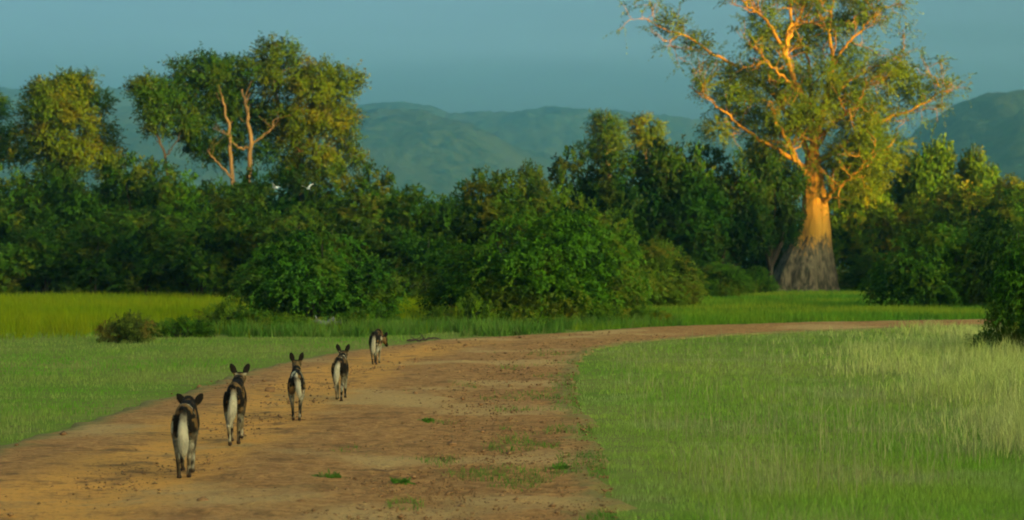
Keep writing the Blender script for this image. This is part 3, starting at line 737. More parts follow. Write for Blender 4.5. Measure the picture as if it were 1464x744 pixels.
for P, r0, r1 in limbs:
    T = Tubes(); Q = poly([bl(*p) for p in P], 26, rng, 0.07)
    rr_ = np.linspace(0, 1, 26); rr_ = 0.56 * (r0 + (r1 - r0) * rr_ ** 0.6)
    T.put(Q, rr_, 10)
    ln = np.linalg.norm(np.diff(Q, axis=0), axis=1).sum()
    branch_from(rng, T, tips, Q, min(r1, 0.11), max(min(ln * 0.5, 4.5), 2.6), 0, 2, 0.12, 0.25, (9, 5, 3), 0.9, 0.28)
    o = add('limb', T.mesh('limb'), M['baobab'], bao)
L = Leaves()
O = np.array([t[0] for t in tips]); D = np.array([t[1] for t in tips])
L.put(*sprays(rng, O, unit(D + rdir(rng, len(D)) * 0.6), rng.uniform(0.6, 1.6, len(O)), 16, 0.17, 0.036, 0.35))
# denser clumps in the heart of the crown
bb = []
for (px, py, dy, s) in [(1098, 222, 0.5, 1.3), (1150, 180, 2.2, 1.4), (1205, 222, -1.4, 1.3), (1105, 235, 2.5, 1.3), (1190, 250, 2.0, 1.2), (1225, 180, -2, 1.5), (1120, 165, -2.6, 1.5), (1165, 160, -2.8, 1.6), (1085, 185, -.5, 1.4), (1060, 150, .6, 1.5), (1210, 130, -1.8, 1.4), (1175, 110, -2.4, 1.3), (1130, 120, 1.5, 1.5), (1090, 110, .5, 1.5), (1055, 110, 1, 1.1), (1240, 215, -2, 1.2), (1255, 160, .5, 1.2), (1215, 85, 0, 1.2), (1150, 50, 1.4, 1.4), (1100, 60, 0.4, 1.2), (1195, 40, .5, 1.2), (1230, 20, -.6, 1.2), (1290, 115, .6, 1.2), (1310, 135, 0, 1.0), (1270, 100, 1, 1.1), (1215, 250, -2.0, 0.8), (1240, 230, -3.0, 0.9), (1225, 245, 1.6, 1.2), (1240, 262, 2.2, 1.1), (1262, 236, 1, 1.1), (1280, 212, 0.4, 1.0), (1092, 252, 3, 1.1), (1122, 268, 3, 1.0), (1205, 278, 3, 1.0), (1080, 225, 1.0, 1.0), (1245, 195, -1.5, 1.1), (1095, 30, -1.5, 1.1), (1000, 60, 1.8, .8), (960, 34, 1.4, .8), (1025, 185, -1, 1.0), (1040, 135, -1.4, 1.0), (1010, 125, -1.4, .8), (1165, -10, 0, 1.6), (1110, -20, -1, 1.4), (1220, -15, 0, 1.3), (1345, 128, -.7, .7)]:
    c = bl(px, py, dy); bb.append((*c, s * 1.1, s * 1.1, s * 0.8))
blob_crown(L, rng, bb, 13000, 11, 0.17, 0.036, 0.85, 0.3)
add('crown', L.mesh('crown'), M['leaf_baobab'], bao)

# --- the golden trees at the left
def skeleton_tree(name, label, Y, px0, limbs, blobs, seed, twigs, col, bark, leafm='leaf_tree', nl=11, leaf=0.19, width=0.045, group=None, conn=0.03):
    x0 = (px0 - 732) / F * Y
    o = empty(name, (x0, Y, 0)); tag(o, label, 'tree', group)
    rng = np.random.default_rng(seed)
    def lc(px, py, dy=0.0):
        p = at(px, py, Y + dy); return np.array((p[0] - x0, dy, p[2]))
    T = Tubes(); L = Leaves(); tips = []
    for P, r0, r1 in limbs:
        Q = poly([lc(*p) if p[1] < 1000 else np.array((( p[0] - px0) / F * Y, p[2], -0.2)) for p in P], 18, rng, 0.05)
        T.put(Q, np.linspace(r0, r1, 18), 8)
        branch_from(rng, T, tips, Q, r1 * 1.3, 2.6, 1, 2, 0.15, 0.25, (3, 4), 0.9, 0.45)
    bb = []
    for (px, py, dy, s, *fz) in blobs:
        px += rng.normal() * 5; py += rng.normal() * 4; c = lc(px, py, dy); s = s / F * Y * rng.uniform(0.60, 0.92); bb.append((*c, s * 1.1, s * 1.1, s * (fz[0] if fz else 0.72)))
        for _k in range(2):
            e_ = rdir(rng, 1)[0] * s * 1.15; bb.append((*(c + e_), s * 0.42, s * 0.42, s * 0.3))
        ends = [lc(*q[0][-1]) for q in limbs]; j = int(np.argmin([np.linalg.norm(q - c) for q in ends])); Q = ends[j]
        if conn: T.put(poly([Q, (Q + c) / 2 + rng.normal(size=3) * 0.3, c], 7), np.linspace(conn, 0.015, 7), 5)
    blob_crown(L, rng, bb, int(twigs * 1.4), nl, leaf, width, 0.85, 0.25)
    O = np.array([t[0] for t in tips]); D = np.array([t[1] for t in tips])
    L.put(*sprays(rng, O, D, 0.8, 8, leaf, width, 0.3))
    add('trunk', T.mesh('trunk'), M[bark], o)
    c = add('crown', L.mesh('crown'), M[leafm], o); c.color = (*col, 1)
    return o
GND = 2000
skeleton_tree('round_tree', 'rounded golden green tree rising over the thicket at the left edge', 132, 92,
  [([(95, GND, 0), (94, 260, 0), (92, 215, 0), (88, 170, 0)], 0.42, 0.2), ([(94, 240, 0), (120, 205, 1), (130, 180, 1)], 0.25, 0.1), ([(94, 245, 0), (65, 205, -1), (55, 175, -1)], 0.25, 0.1)],
  [(85, 118, -1, 30), (62, 124, 0, 26), (104, 120, -1, 26), (84, 135, -2, 32), (115, 130, 0, 24), (138, 155, 0, 24), (148, 190, .5, 24), (140, 222, 0, 26), (110, 170, -3, 30), (70, 160, -3, 30), (45, 160, 0, 26), (38, 190, 0, 24), (75, 200, -3, 30), (115, 210, -3, 28), (60, 230, -1, 28), (95, 240, -1, 30), (150, 240, 0, 22), (90, 150, 3, 30), (30, 215, 0, 20)], 41, 3200, (0.78, 0.78, 0.35), 'bark')
skeleton_tree('dark_leaf_tree', 'darker tree cut off by the left frame edge beside the rounded golden tree', 140, -6,
  [([(-8, GND, 0), (-8, 250, 0), (-4, 200, 0)], 0.3, 0.12)],
  [(0, 160, 0, 20), (12, 185, 0, 18), (-15, 150, 0, 24), (-10, 200, 0, 24), (18, 215, 0, 16), (-30, 190, 0, 24)], 42, 900, (0.5, 0.7, 0.5), 'bark')
skeleton_tree('spreading_tree', 'spreading dark green tree with pale forked bare trunks, left of the tallest crown', 130, 348,
  [([(352, GND, -1), (356, 255, -1), (357, 215, -1.4), (358, 185, -1.6), (352, 150, -1.4), (346, 128, -1)], 0.21, 0.07),
   ([(335, GND, -1), (333, 252, -1), (328, 215, -1.4), (330, 190, -1.4), (322, 160, -1.2), (318, 140, -1)], 0.17, 0.06),
   ([(357, 210, -1.4), (372, 196, -1.6), (388, 184, -1.6), (392, 172, -1.6)], 0.09, 0.03),
   ([(357, 212, -1.4), (340, 212, -1.7), (328, 198, -1.9), (318, 186, -1.9)], 0.09, 0.03),
   ([(336, 262, -1), (322, 244, -1.5), (304, 226, -1.6), (296, 214, -1.6)], 0.10, 0.03)],
  [(270, 115, 0, 24), (300, 100, 0, 26), (335, 98, 1, 26), (322, 118, 2, 28), (285, 135, 1, 24), (250, 125, 0, 20), (310, 150, 3, 28), (345, 140, 3, 28), (265, 160, 1, 22), (240, 150, 0, 18), (285, 180, 1, 22), (262, 105, 0, 18), (300, 210, 2, 20), (345, 180, 3, 26), (280, 205, 1, 18), (330, 215, 4, 22), (268, 190, 0, 18), (385, 220, 1, 22)], 43, 2900, (0.3, 0.5, 0.35), 'bark_pale', conn=0)
skeleton_tree('tall_golden_tree', 'tallest golden green tree with broad dense crown, right of the pale trunks', 133, 425,
  [([(428, GND, 0), (426, 255, 0), (424, 200, 0), (420, 150, 0)], 0.45, 0.2), ([(426, 230, 0), (455, 180, 0), (470, 150, 0)], 0.26, 0.1), ([(425, 215, 0), (400, 160, 0), (390, 120, 0)], 0.26, 0.1)],
  [(385, 75, 0, 22), (410, 82, 0, 24), (378, 105, 0, 24), (435, 95, 0, 26), (460, 112, 0, 26), (490, 108, 0, 22), (505, 120, 0, 18), (400, 125, -2, 28), (440, 135, -3, 30), (480, 140, -1, 26), (395, 160, -1, 24), (430, 175, -3, 30), (470, 175, -2, 28), (492, 165, 0, 22), (410, 205, -2, 26), (455, 215, -3, 28), (490, 205, 0, 24), (500, 230, 0, 20), (420, 240, -2, 26), (470, 245, -1, 24), (430, 115, 3, 30), (460, 160, 3, 30), (400, 190, 3, 26)], 44, 3600, (0.78, 0.76, 0.3), 'bark')
skeleton_tree('slender_tree', 'slender leaning tree at the left end of the spreading dark tree', 128, 236,
  [([(246, GND, 0), (240, 250, 0), (234, 215, 0), (222, 190, 0), (216, 165, 0)], 0.11, 0.05), ([(236, 225, 0), (250, 205, 0), (262, 185, 0)], 0.05, 0.03)],
  [(205, 128, 0, 13), (225, 122, 0, 15), (215, 150, 0, 16), (240, 135, 0, 16), (212, 172, 0, 14), (232, 180, 0, 15), (255, 185, 0, 14), (195, 135, 0, 9)], 45, 800, (0.4, 0.6, 0.5), 'bark_dark')
skeleton_tree('far_tree', 'small far tree with tufted crown before the hazy hills', 168, 872,
  [([(868, GND, 0), (870, 240, 0), (868, 205, 0), (872, 185, 0)], 0.3, 0.12)],
  [(868, 178, 0, 14), (880, 176, 0, 12), (858, 195, 0, 13), (885, 192, 0, 12), (870, 205, 0, 16), (848, 210, 0, 12), (890, 210, 0, 14), (868, 225, 0, 18)], 46, 800, (1.1, 1.1, 1.0), 'bark', group='small far trees')
skeleton_tree('far_tree', 'smallest far tree top, just right of the tufted far tree', 170, 925,
  [([(922, GND, 0), (923, 240, 0), (924, 195, 0)], 0.26, 0.1)],
  [(915, 178, 0, 10), (930, 176, 0, 12), (940, 180, 0, 9), (924, 192, 0, 11), (936, 200, 0, 11), (918, 210, 0, 14), (940, 215, 0, 14)], 47, 600, (1.4, 1.15, 1.0), 'bark', group='small far trees')


# ------------------------------------------------------------------ grass
def blades(name, label, rng, x, y, h, w, mat, three=True, lean=0.35, z0=0.0, cat='grass'):
    n = len(x)
    a = rng.uniform(0, 2 * math.pi, n); b = rng.uniform(0, 2 * math.pi, n)
    s = np.stack([np.cos(a), np.sin(a), 0 * a], 1) * (np.asarray(w) * rng.uniform(0.7, 1.3, n))[:, None] / 2
    le = np.stack([np.cos(b), np.sin(b), 0 * b], 1) * (h * lean * np.abs(rng.normal(size=n)))[:, None]
    p = np.stack([x, y, np.zeros(n) + z0 - 0.01], 1); up = np.stack([0 * h, 0 * h, h], 1)
    tint = rng.random(n)
    if three:
        V = np.stack([p - s, p + s, p + up * 0.55 + le * 0.3 + s * 0.75, p + up * 0.55 + le * 0.3 - s * 0.75, p + up * 0.98 + le], 1).reshape(-1, 3)
        i = np.arange(n) * 5
        me = mesh_np(name, V, np.stack([i, i + 1, i + 2, i + 3], 1), np.stack([i + 3, i + 2, i + 4], 1), attr={'tint': np.repeat(tint, 5)})
    else:
        V = np.stack([p - s, p + s, p + up + le], 1).reshape(-1, 3); i = np.arange(n) * 3
        me = mesh_np(name, V, None, np.stack([i, i + 1, i + 2], 1), attr={'tint': np.repeat(tint, 3)})
    return tag(add(name, me, mat), label, cat, kind='stuff')

def scatter(rng, n, Y0, Y1, k0, k1, p=2.0):
    """points in the wedge between the bearings k0..k1 (x = k * Y); thinner with distance"""
    u = rng.random(n); e = 1 - p
    Y = (Y0 ** e + u * (Y1 ** e - Y0 ** e)) ** (1 / e)
    return rng.uniform(k0, k1, n) * Y, Y

rng = np.random.default_rng(100)
# right of the road
x, y = scatter(rng, 310000, 11.5, 75, -0.02, 0.34, 2.2); x2, y2 = scatter(rng, 45000, 9, 75, 0.34, 0.62, 2.0); x = np.concatenate([x, x2]); y = np.concatenate([y, y2])
l_, r_ = road_side(x, y)
eg = r_ + 0.45 * fbm(x * 1.7, y * 1.7, 14.0) + 0.6 * fbm(x * 0.6, y * 0.45, 15.0)
keep = (eg > -0.7) & (rng.random(len(x)) < np.clip((eg + 0.7) / 1.5, 0.0, 1) ** 2)
x, y, r_ = x[keep], y[keep], r_[keep]
pn = fbm(x / 3.0, y / 3.0, 2.0); pf = fbm(x * 1.3, y * 1.3, 7.0)
keep = rng.random(len(x)) < np.clip(0.75 + 0.7 * pf, 0.15, 1); x, y, r_, pn = x[keep], y[keep], r_[keep], pn[keep]
h = (0.062 + 0.05 * pn) * rng.uniform(0.5, 1.5, len(x)) * np.clip(0.45 + r_ / 2.0, 0.3, 1)
blades('grass_right', 'green and grey-green grass filling the inside of the road bend', rng, x, y, h, np.clip(y * 0.00034, 0.005, 0.03), M['grass_right'])
# fine pale seed stalks standing over it
x, y = scatter(rng, 10000, 12, 60, 0.01, 0.34, 2.0); l_, r_ = road_side(x, y); k_ = (r_ > 0.7) & (fbm(x / 2.5, y / 2.5, 3.0) > -0.1); x, y = x[k_], y[k_]
blades('seed_stalks', 'thin pale seed stalks over the grass inside the bend', rng, x, y, rng.uniform(0.22, 0.42, len(x)), np.clip(y * 0.00022, 0.003, 0.012), M['straw'])
# dry grass at the right
x, y = scatter(rng, 120000, 19, 58, 0.10, 0.42, 1.6)
px = x / y * F + 732; py = YH + F * CAM_H / y
mask = fbm(x / 2.2, y / 2.6, 11.0)
edge_x = np.interp(py, [470, 500, 540, 580, 640, 700], [1230, 1215, 1225, 1300, 1400, 1480])
mask2 = fbm(x / 1.5, y / 3.2, 17.0)
prob = 1 / (1 + np.exp(-(px + 50 * mask - edge_x - 40) / 34)) * np.clip(0.65 + 2.2 * mask2, 0.03, 1)
keep = (rng.random(len(px)) < prob) & (py > 470)
l_, r_ = road_side(x, y); keep &= r_ > 0.6
x, y, prob = x[keep], y[keep], prob[keep]
blades('dry_grass', 'pale straw-coloured tall grass in front of the dark bush at the right edge', rng, x, y, rng.uniform(0.14, 0.5, len(x)) * (0.45 + 0.6 * prob), np.clip(y * 0.00034, 0.006, 0.03), M['grass_dry'], lean=0.5)
# left verge
x, y = scatter(rng, 180000, 13, 64, -0.36, 0.10, 1.8); x2, y2 = scatter(rng, 35000, 11, 64, -0.60, -0.36, 1.8); x = np.concatenate([x, x2]); y = np.concatenate([y, y2]); l_, r_ = road_side(x, y)
eg = l_ + 0.45 * fbm(x * 1.7, y * 1.7, 24.0)
keep = (eg > -0.45) & (rng.random(len(x)) < np.clip((eg + 0.45) / 1.3, 0.0, 1) ** 2); x, y, l_ = x[keep], y[keep], l_[keep]
pn = fbm(x / 3.0, y / 3.0, 21.0); keep = rng.random(len(x)) < np.clip(0.8 + 0.6 * fbm(x, y, 9.0), 0.2, 1); x, y, l_, pn = x[keep], y[keep], l_[keep], pn[keep]
h = (0.07 + 0.045 * pn) * rng.uniform(0.5, 1.5, len(x)) * np.clip(0.45 + l_ / 2.0, 0.3, 1)
blades('grass_verge', 'short green grass verge left of the dogs', rng, x, y, h, np.clip(y * 0.00038, 0.005, 0.03), M['grass_verge'])
# yellow field
x, y = scatter(rng, 140000, 50, 114, -0.50, -0.005, 2.0); px = x / y * F + 732
nf = fbm(x / 2.0, y / 3.0, 61.0)
keep = (y + 7 * nf + rng.normal(size=len(y)) * 4.0 > np.interp(px, [-400, 0, 150, 300, 420, 760], [57, 54, 56, 61, 64, 68])) & (rng.random(len(y)) < np.clip(0.8 + 0.8 * nf, 0.2, 1))
x, y = x[keep], y[keep]
blades('grass_field', 'bright yellow-green field of grass before the left thicket', rng, x, y, rng.uniform(0.25, 0.6, len(x)), np.clip(y * 0.0006, 0.02, 0.07), M['grass_field'], three=False)
# meadow under the baobab
x, y = scatter(rng, 145000, 57, 165, 0.03, 0.46, 1.7); l_, r_ = road_side(x, y)
keep = l_ > 0.1; x, y = x[keep], y[keep]
blades('grass_meadow', 'green meadow grass under the baobab beyond the road', rng, x, y, rng.uniform(0.10, 0.34, len(x)), np.clip(y * 0.0006, 0.02, 0.08), M['grass_meadow'], three=False)
# rank herbs along the far side of the road and under the bushes
x, y = scatter(rng, 60000, 52, 66, -0.20, 0.09, 1.2); l_, r_ = road_side(x, y)
keep = (l_ > 0.4) & (l_ < 9) & (fbm(x / 1.6, y / 1.6, 31.0) > 0.12); x, y = x[keep], y[keep]
blades('rank_herbs', 'rank dark green herbs along the foot of the roadside bushes', rng, x, y, rng.uniform(0.1, 0.5, len(x)), 0.035, M['weed'], three=False, lean=0.5, cat='herbs')

# ------------------------------------------------------------------ things on the road
def road_z(): return 0.035
def lump(rng, sub=2, rough=0.35):
    import bmesh
    bm = bmesh.new(); bmesh.ops.create_icosphere(bm, subdivisions=sub, radius=1.0)
    V = np.array([v.co[:] for v in bm.verts]); F_ = np.array([[v.index for v in f.verts] for f in bm.faces]); bm.free()
    o = rng.uniform(0, 40, 3)
    V = V * (1 + rough * fbm(V[:, 0] * 1.4 + o[0], V[:, 1] * 1.4 + o[1], V[:, 2] * 1.4 + o[2], 3))[:, None]
    return V, F_
rng = np.random.default_rng(200)
clods = [('dirt_clod', 'rounded reddish clod of earth low on the road, right of the nearest dog', 432, 728, 16, 'clod_red'),
         ('dirt_clod', 'dark clod lying on the road between the second and third dogs', 386, 563, 13, 'clod'),
         ('dirt_clod', 'brown clod on the road near the bottom, left of the rounded reddish clod', 290, 724, 14, 'clod'),
         ('dirt_clod', 'single dark clod on the stony middle of the road', 646, 641, 11, 'clod')]
for nm, lab, px, py, w, mt in clods:
    V, F_ = lump(rng, 3, 0.45); p = gp(px, py); s = w / F * p[1] / 2
    o = add(nm, mesh_np(nm, V * np.array((s * 1.2, s, s * 0.75)), None, F_, smooth=False), M[mt], None, (p[0], p[1], 0.03 + s * 0.35)); tag(o, lab, 'clod', 'clods on the road')
# loose gravel and crumbs
V1 = np.array([(1, 0.1, 0), (-0.9, 0.2, 0.1), (0.1, 1, -0.1), (-0.2, -0.9, 0.1), (0.15, -0.1, 0.9), (0, 0, -0.8)], float)
F1 = np.array([(0, 2, 4), (2, 1, 4), (1, 3, 4), (3, 0, 4), (2, 0, 5), (1, 2, 5), (3, 1, 5), (0, 3, 5)])
n = 20000
x, y = scatter(rng, n * 3, 12, 55, -0.30, 0.08, 2.0); l_, r_ = road_side(x, y)
k_ = (l_ < -0.2) & (r_ < -0.05) & (rng.random(len(x)) < np.clip(0.34 + 0.9 * fbm(x / 1.5, y / 1.5, 4.0) + 0.16 * (x + 2.2), 0.02, 1)); x, y = x[k_][:n], y[k_][:n]
n = len(x)
s = rng.lognormal(-4.75, 0.5, n) * np.clip(y / 22, 0.8, 1.6); an = rng.uniform(0, 6.28, n)
Vr = np.stack([V1[None, :, 0] * np.cos(an)[:, None] - V1[None, :, 1] * np.sin(an)[:, None], V1[None, :, 0] * np.sin(an)[:, None] + V1[None, :, 1] * np.cos(an)[:, None], np.broadcast_to(V1[None, :, 2] * 0.7, (n, len(V1)))], -1)
VV = Vr * s[:, None, None] + np.stack([x, y, np.zeros(n) + 0.035 + s * 0.3], 1)[:, None, :]
TT = F1[None] + (np.arange(n) * len(V1))[:, None, None]
tag(add('gravel', mesh_np('gravel', VV.reshape(-1, 3), None, TT.reshape(-1, 3)), M['clod']), 'loose dark crumbs of earth and gravel on the road', 'gravel', kind='stuff')
# scattered weeds of the road, too many to count
x, y = scatter(rng, 40000, 12, 46, -0.12, 0.07, 1.6); l_, r_ = road_side(x, y)
k_ = (r_ < 0.1) & (l_ < -1.0) & (fbm(x / 0.8, y / 1.1, 51.0) + 0.17 * r_ > 0.02); x, y = x[k_], y[k_]
blades('weeds', 'thin green weeds creeping onto the right half of the road', rng, x, y, rng.uniform(0.02, 0.09, len(x)), np.clip(y * 0.0004, 0.007, 0.02), M['weed'], z0=0.03, lean=0.8, cat='weeds')
tufts = [('weed_tuft', 'bright green weed tuft at the bottom of the road, right of the reddish clod', 572, 697, 34),
         ('weed_tuft', 'weed tuft growing on the road close to the right grass edge', 803, 676, 30),
         ('weed_tuft', 'flat green weed patch beside the dark streak low on the road', 470, 690, 40),
         ('weed_tuft', 'weed tuft furthest up the middle of the road, right of the fourth dog', 612, 607, 18)]
for nm, lab, px, py, w in tufts:
    p = gp(px, py); n = 90; rad = w / F * p[1] / 2
    d = rng.normal(size=(n, 2)) * rad * 0.42 * np.array((1.0, rng.uniform(0.5, 1.2)))
    a = np.arctan2(d[:, 1], d[:, 0]); ln = rng.uniform(0.4, 1.0, n) * rad * 0.9
    P0 = np.stack([d[:, 0] * 0.6, d[:, 1] * 0.6, np.zeros(n)], 1); out = np.stack([np.cos(a), np.sin(a), rng.uniform(0.4, 1.4, n)], 1)
    V, Q, tn, _p = sprays(rng, P0, unit(out), ln * 0.7, 2, 0.05, 0.010, 0.4)
    o = add(nm, mesh_np(nm, V, Q, attr={'tint': tn}), M['weed'], None, (p[0], p[1], 0.035)); tag(o, lab, 'weed', 'weed tufts on the road')
def stick(nm, lab, px, py, w_px, r, mat, turn, seed, cat, z=0.05, sidew=True):
    rng = np.random.default_rng(seed); p = gp(px, py); ln = w_px / F * p[1]
    T = Tubes(); c, s_ = math.cos(turn), math.sin(turn)
    P = np.array([(t * ln * c, t * ln * s_, z + rng.normal() * r * 0.6 + r) for t in np.linspace(-0.5, 0.5, 12)]); P[1:-1, :2] += rng.normal(size=(10, 2)) * ln * 0.012
    T.put(P, np.interp(np.linspace(0, 1, 12), [0, 0.02, 0.9, 1], [0.4, 1, 0.6, 0.15]) * r, 9)
    for k in range(4 if sidew else 2):
        i = rng.integers(2, 10); e = P[i] + np.array((rng.normal() * ln * 0.14, rng.normal() * ln * 0.12, abs(rng.normal()) * r * 2.5))
        T.put(poly([P[i], (P[i] + e) / 2 + rng.normal(size=3) * r * 0.4, e], 6), np.linspace(0.45, 0.12, 6) * r, 6)
    o = add(nm, T.mesh(nm), M[mat], None, (p[0], p[1], 0)); return tag(o, lab, cat)
M['wood_grey'] = bark_mat('weathered_wood', (0.10, 0.105, 0.10), (0.22, 0.22, 0.21), 9.0, 0.3, 1.0)
M['wood_dark'] = bark_mat('dark_wood', (0.03, 0.022, 0.018), (0.07, 0.05, 0.035), 9.0, 0.3, 1.0)
stick('fallen_log', 'pale grey fallen log in the grass before the bushes', 470, 472, 46, 0.11, 'wood_grey', 0.25, 7, 'log', z=0.12)
stick('fallen_branch', 'thin dark branch lying on the road edge past the farthest dog', 606, 490, 50, 0.035, 'wood_dark', 0.1, 8, 'branch')


# ------------------------------------------------------------------ wild dogs
def loft(P, rx, rz, k=14):
    """closed tube through P with elliptic sections (rx sideways, rz in the bend plane)"""
    P = np.asarray(P, float); n = len(P)
    # denser along the length with a smooth curve
    m = (n - 1) * 5 + 1; t = np.linspace(0, n - 1, m)
    def cr(A):
        A = np.asarray(A, float); i = np.clip(t.astype(int), 0, n - 2); f = t - i
        g = lambda j: A[np.clip(j, 0, n - 1)]
        p0, p1, p2, p3 = g(i - 1), g(i), g(i + 1), g(i + 2)
        if A.ndim > 1: f = f[:, None]
        return 0.5 * ((2 * p1) + (-p0 + p2) * f + (2 * p0 - 5 * p1 + 4 * p2 - p3) * f ** 2 + (-p0 + 3 * p1 - 3 * p2 + p3) * f ** 3)
    C = cr(P); a_ = np.maximum(cr(rx), 0.004); b_ = np.maximum(cr(rz), 0.004)
    T = unit(np.gradient(C, axis=0)); X = np.array((1.0, 0, 0))
    A = unit(X - T * (T @ X)[:, None]); B = np.cross(T, A)
    an = np.arange(k) * 2 * math.pi / k
    V = C[:, None] + a_[:, None, None] * np.cos(an)[None, :, None] * A[:, None] + b_[:, None, None] * np.sin(an)[None, :, None] * B[:, None]
    V = V.reshape(-1, 3)
    i = np.arange(m - 1)[:, None] * k + np.arange(k)[None]; j = np.arange(m - 1)[:, None] * k + (np.arange(k)[None] + 1) % k
    Q = np.stack([i, j, j + k, i + k], -1).reshape(-1, 4)
    V = np.concatenate([V, C[:1], C[-1:]]); c0 = m * k; c1 = c0 + 1
    kk = np.arange(k); k2 = (kk + 1) % k
    Tt = np.concatenate([np.stack([k2, kk, np.full(k, c0)], 1), np.stack([(m - 1) * k + kk, (m - 1) * k + k2, np.full(k, c1)], 1)])
    return V, Q, Tt

def wild_dog(seed, head=(0.0, 0.64, 0.80), look=0.0, nose_drop=0.08, hind=((-0.02, 0), (0.06, 0)), fore=((0.06, 0), (-0.06, 0)), tail=((0.0, -0.47, 0.52), (0.0, -0.49, 0.38), (0.01, -0.47, 0.24)), white=0.5, tan=0.5, ear_out=0.5, girth=1.0):
    Vs, Qs, Ts, n = [], [], [], 0
    parts = []
    def put(P, rx, rz, k=14, code=0):
        nonlocal n
        V, Q, T = loft(P, rx, rz, k); Vs.append(V); Qs.append(Q + n); Ts.append(T + n); n += len(V)
    g_ = girth
    put([(0, -0.415, 0.60), (0, -0.37, 0.595), (0, -0.26, 0.60), (0, -0.10, 0.60), (0, 0.05, 0.578), (0, 0.20, 0.558), (0, 0.32, 0.572), (0, 0.40, 0.61)],
        [0.035, 0.078 * g_, 0.098 * g_, 0.092 * g_, 0.108 * g_, 0.112 * g_, 0.10, 0.06], [0.05, 0.095, 0.115, 0.108, 0.138, 0.165, 0.15, 0.09], 18)
    hx, hy, hz = head
    put([(0, 0.27, 0.62), (0.2 * hx, 0.36, 0.655), (0.6 * hx, (0.36 + hy) / 2 + 0.04, (0.66 + hz) / 2), (hx, hy - 0.02, hz)], [0.085, 0.082, 0.072, 0.062], [0.11, 0.10, 0.082, 0.07])
    ld = np.array((math.sin(look), math.cos(look), 0)); zz_ = np.array((0, 0, 1.0)); H = np.array(head)
    put([H - ld * 0.055, H, H + ld * 0.07 - zz_ * 0.012, H + ld * 0.12 - zz_ * nose_drop * 0.55, H + ld * 0.19 - zz_ * nose_drop, H + ld * 0.225 - zz_ * (nose_drop + 0.012)], [0.035, 0.078, 0.076, 0.05, 0.04, 0.022], [0.03, 0.068, 0.066, 0.05, 0.038, 0.022])
    sdv = np.array((math.cos(look), -math.sin(look), 0))
    for s in (-1, 1):
        b0 = H + sdv * s * 0.052 + zz_ * 0.035 - ld * 0.015
        t1 = sdv * s * ear_out * 0.55 + zz_ * 0.9 - ld * 0.12; t1 = t1 / np.linalg.norm(t1)
        put([b0, b0 + t1 * 0.037, b0 + t1 * 0.08, b0 + t1 * 0.12, b0 + t1 * 0.152], [0.024, 0.037, 0.044, 0.036, 0.012], [0.022, 0.015, 0.0105, 0.0095, 0.007], 14)
    for s, (dy, lift) in zip((-1, 1), hind):
        ank = np.array((s * 0.050, -0.315 + dy, 0.045 + lift)); hock = np.array((s * 0.060, -0.385 + dy * 0.75 - lift * 0.5, 0.215 + lift * 0.8)); knee = np.array((s * 0.082, -0.19 + dy * 0.45, 0.385 + lift * 0.3))
        put([(s * 0.055, -0.27, 0.60), (s * 0.072, -0.265, 0.50), knee, (hock * 0.55 + knee * 0.45) + np.array((0, -0.015, 0)), hock, (hock + ank) / 2, ank, ank + np.array((0, 0.045, -0.02)), ank + np.array((0, 0.085, -0.027 - lift * 0.3))],
            [0.07, 0.074, 0.056, 0.036, 0.026, 0.021, 0.023, 0.028, 0.020], [0.10, 0.115, 0.075, 0.045, 0.031, 0.022, 0.024, 0.024, 0.014])
    for s, (dy, lift) in zip((-1, 1), fore):
        ank = np.array((s * 0.060, 0.225 + dy, 0.055 + lift)); wr = np.array((s * 0.066, 0.215 + dy * 0.65, 0.185 + lift)); el = np.array((s * 0.082, 0.175 + dy * 0.2, 0.385))
        put([(s * 0.06, 0.25, 0.60), (s * 0.078, 0.235, 0.50), el, (el + wr) / 2, wr, ank, ank + np.array((0, 0.03, -0.028)), ank + np.array((0, 0.07, -0.036))],
            [0.05, 0.058, 0.042, 0.031, 0.028, 0.022, 0.029, 0.020], [0.09, 0.085, 0.054, 0.036, 0.030, 0.024, 0.026, 0.014])
    tp = [(0, -0.36, 0.675), (0, -0.43, 0.64)] + list(tail)
    tl = tp[-1]; tp.append((tl[0], tl[1] + 0.015, tl[2] - 0.06))
    put(tp, [0.024, 0.030, 0.046, 0.056, 0.044, 0.008], [0.026, 0.028, 0.038, 0.046, 0.040, 0.008], 12)
    me = mesh_np('dog_raw', np.concatenate(Vs), np.concatenate(Qs), np.concatenate(Ts))
    o = bpy.data.objects.new('dog_raw', me); COL.objects.link(o)
    md = o.modifiers.new('r', 'REMESH'); md.mode = 'VOXEL'; md.voxel_size = 0.0075
    ms = o.modifiers.new('s', 'SMOOTH'); ms.factor = 0.5; ms.iterations = 3
    dg = bpy.context.evaluated_depsgraph_get(); me2 = bpy.data.meshes.new_from_object(o.evaluated_get(dg))
    bpy.data.objects.remove(o); bpy.data.meshes.remove(me)
    me2.name = 'wild_dog'
    nv = len(me2.vertices); co = np.empty(nv * 3, np.float32); me2.vertices.foreach_get('co', co); co = co.reshape(-1, 3)
    x, y, z = co[:, 0], co[:, 1], co[:, 2]
    o1 = seed * 3.7
    n1 = fbm(x * 7 + o1, y * 7, z * 7 + o1, 3); n2 = fbm(x * 9 - o1, y * 9 + 20, z * 9, 3); n3 = fbm(x * 14 + 5, y * 14 + o1, z * 14, 2)
    # furry outline
    nr = np.empty(nv * 3, np.float32); me2.vertices.foreach_get('normal', nr); nr = nr.reshape(-1, 3)
    istail = (y < -0.40) & (np.abs(x - np.interp(z, [0.2, 0.6], [tail[-1][0], 0])) < 0.06) & (y < np.interp(z, [0.1, 0.30, 0.6, 0.66], [-0.40, -0.43, -0.415, -0.40])) & (z > tail[-1][2] - 0.08)
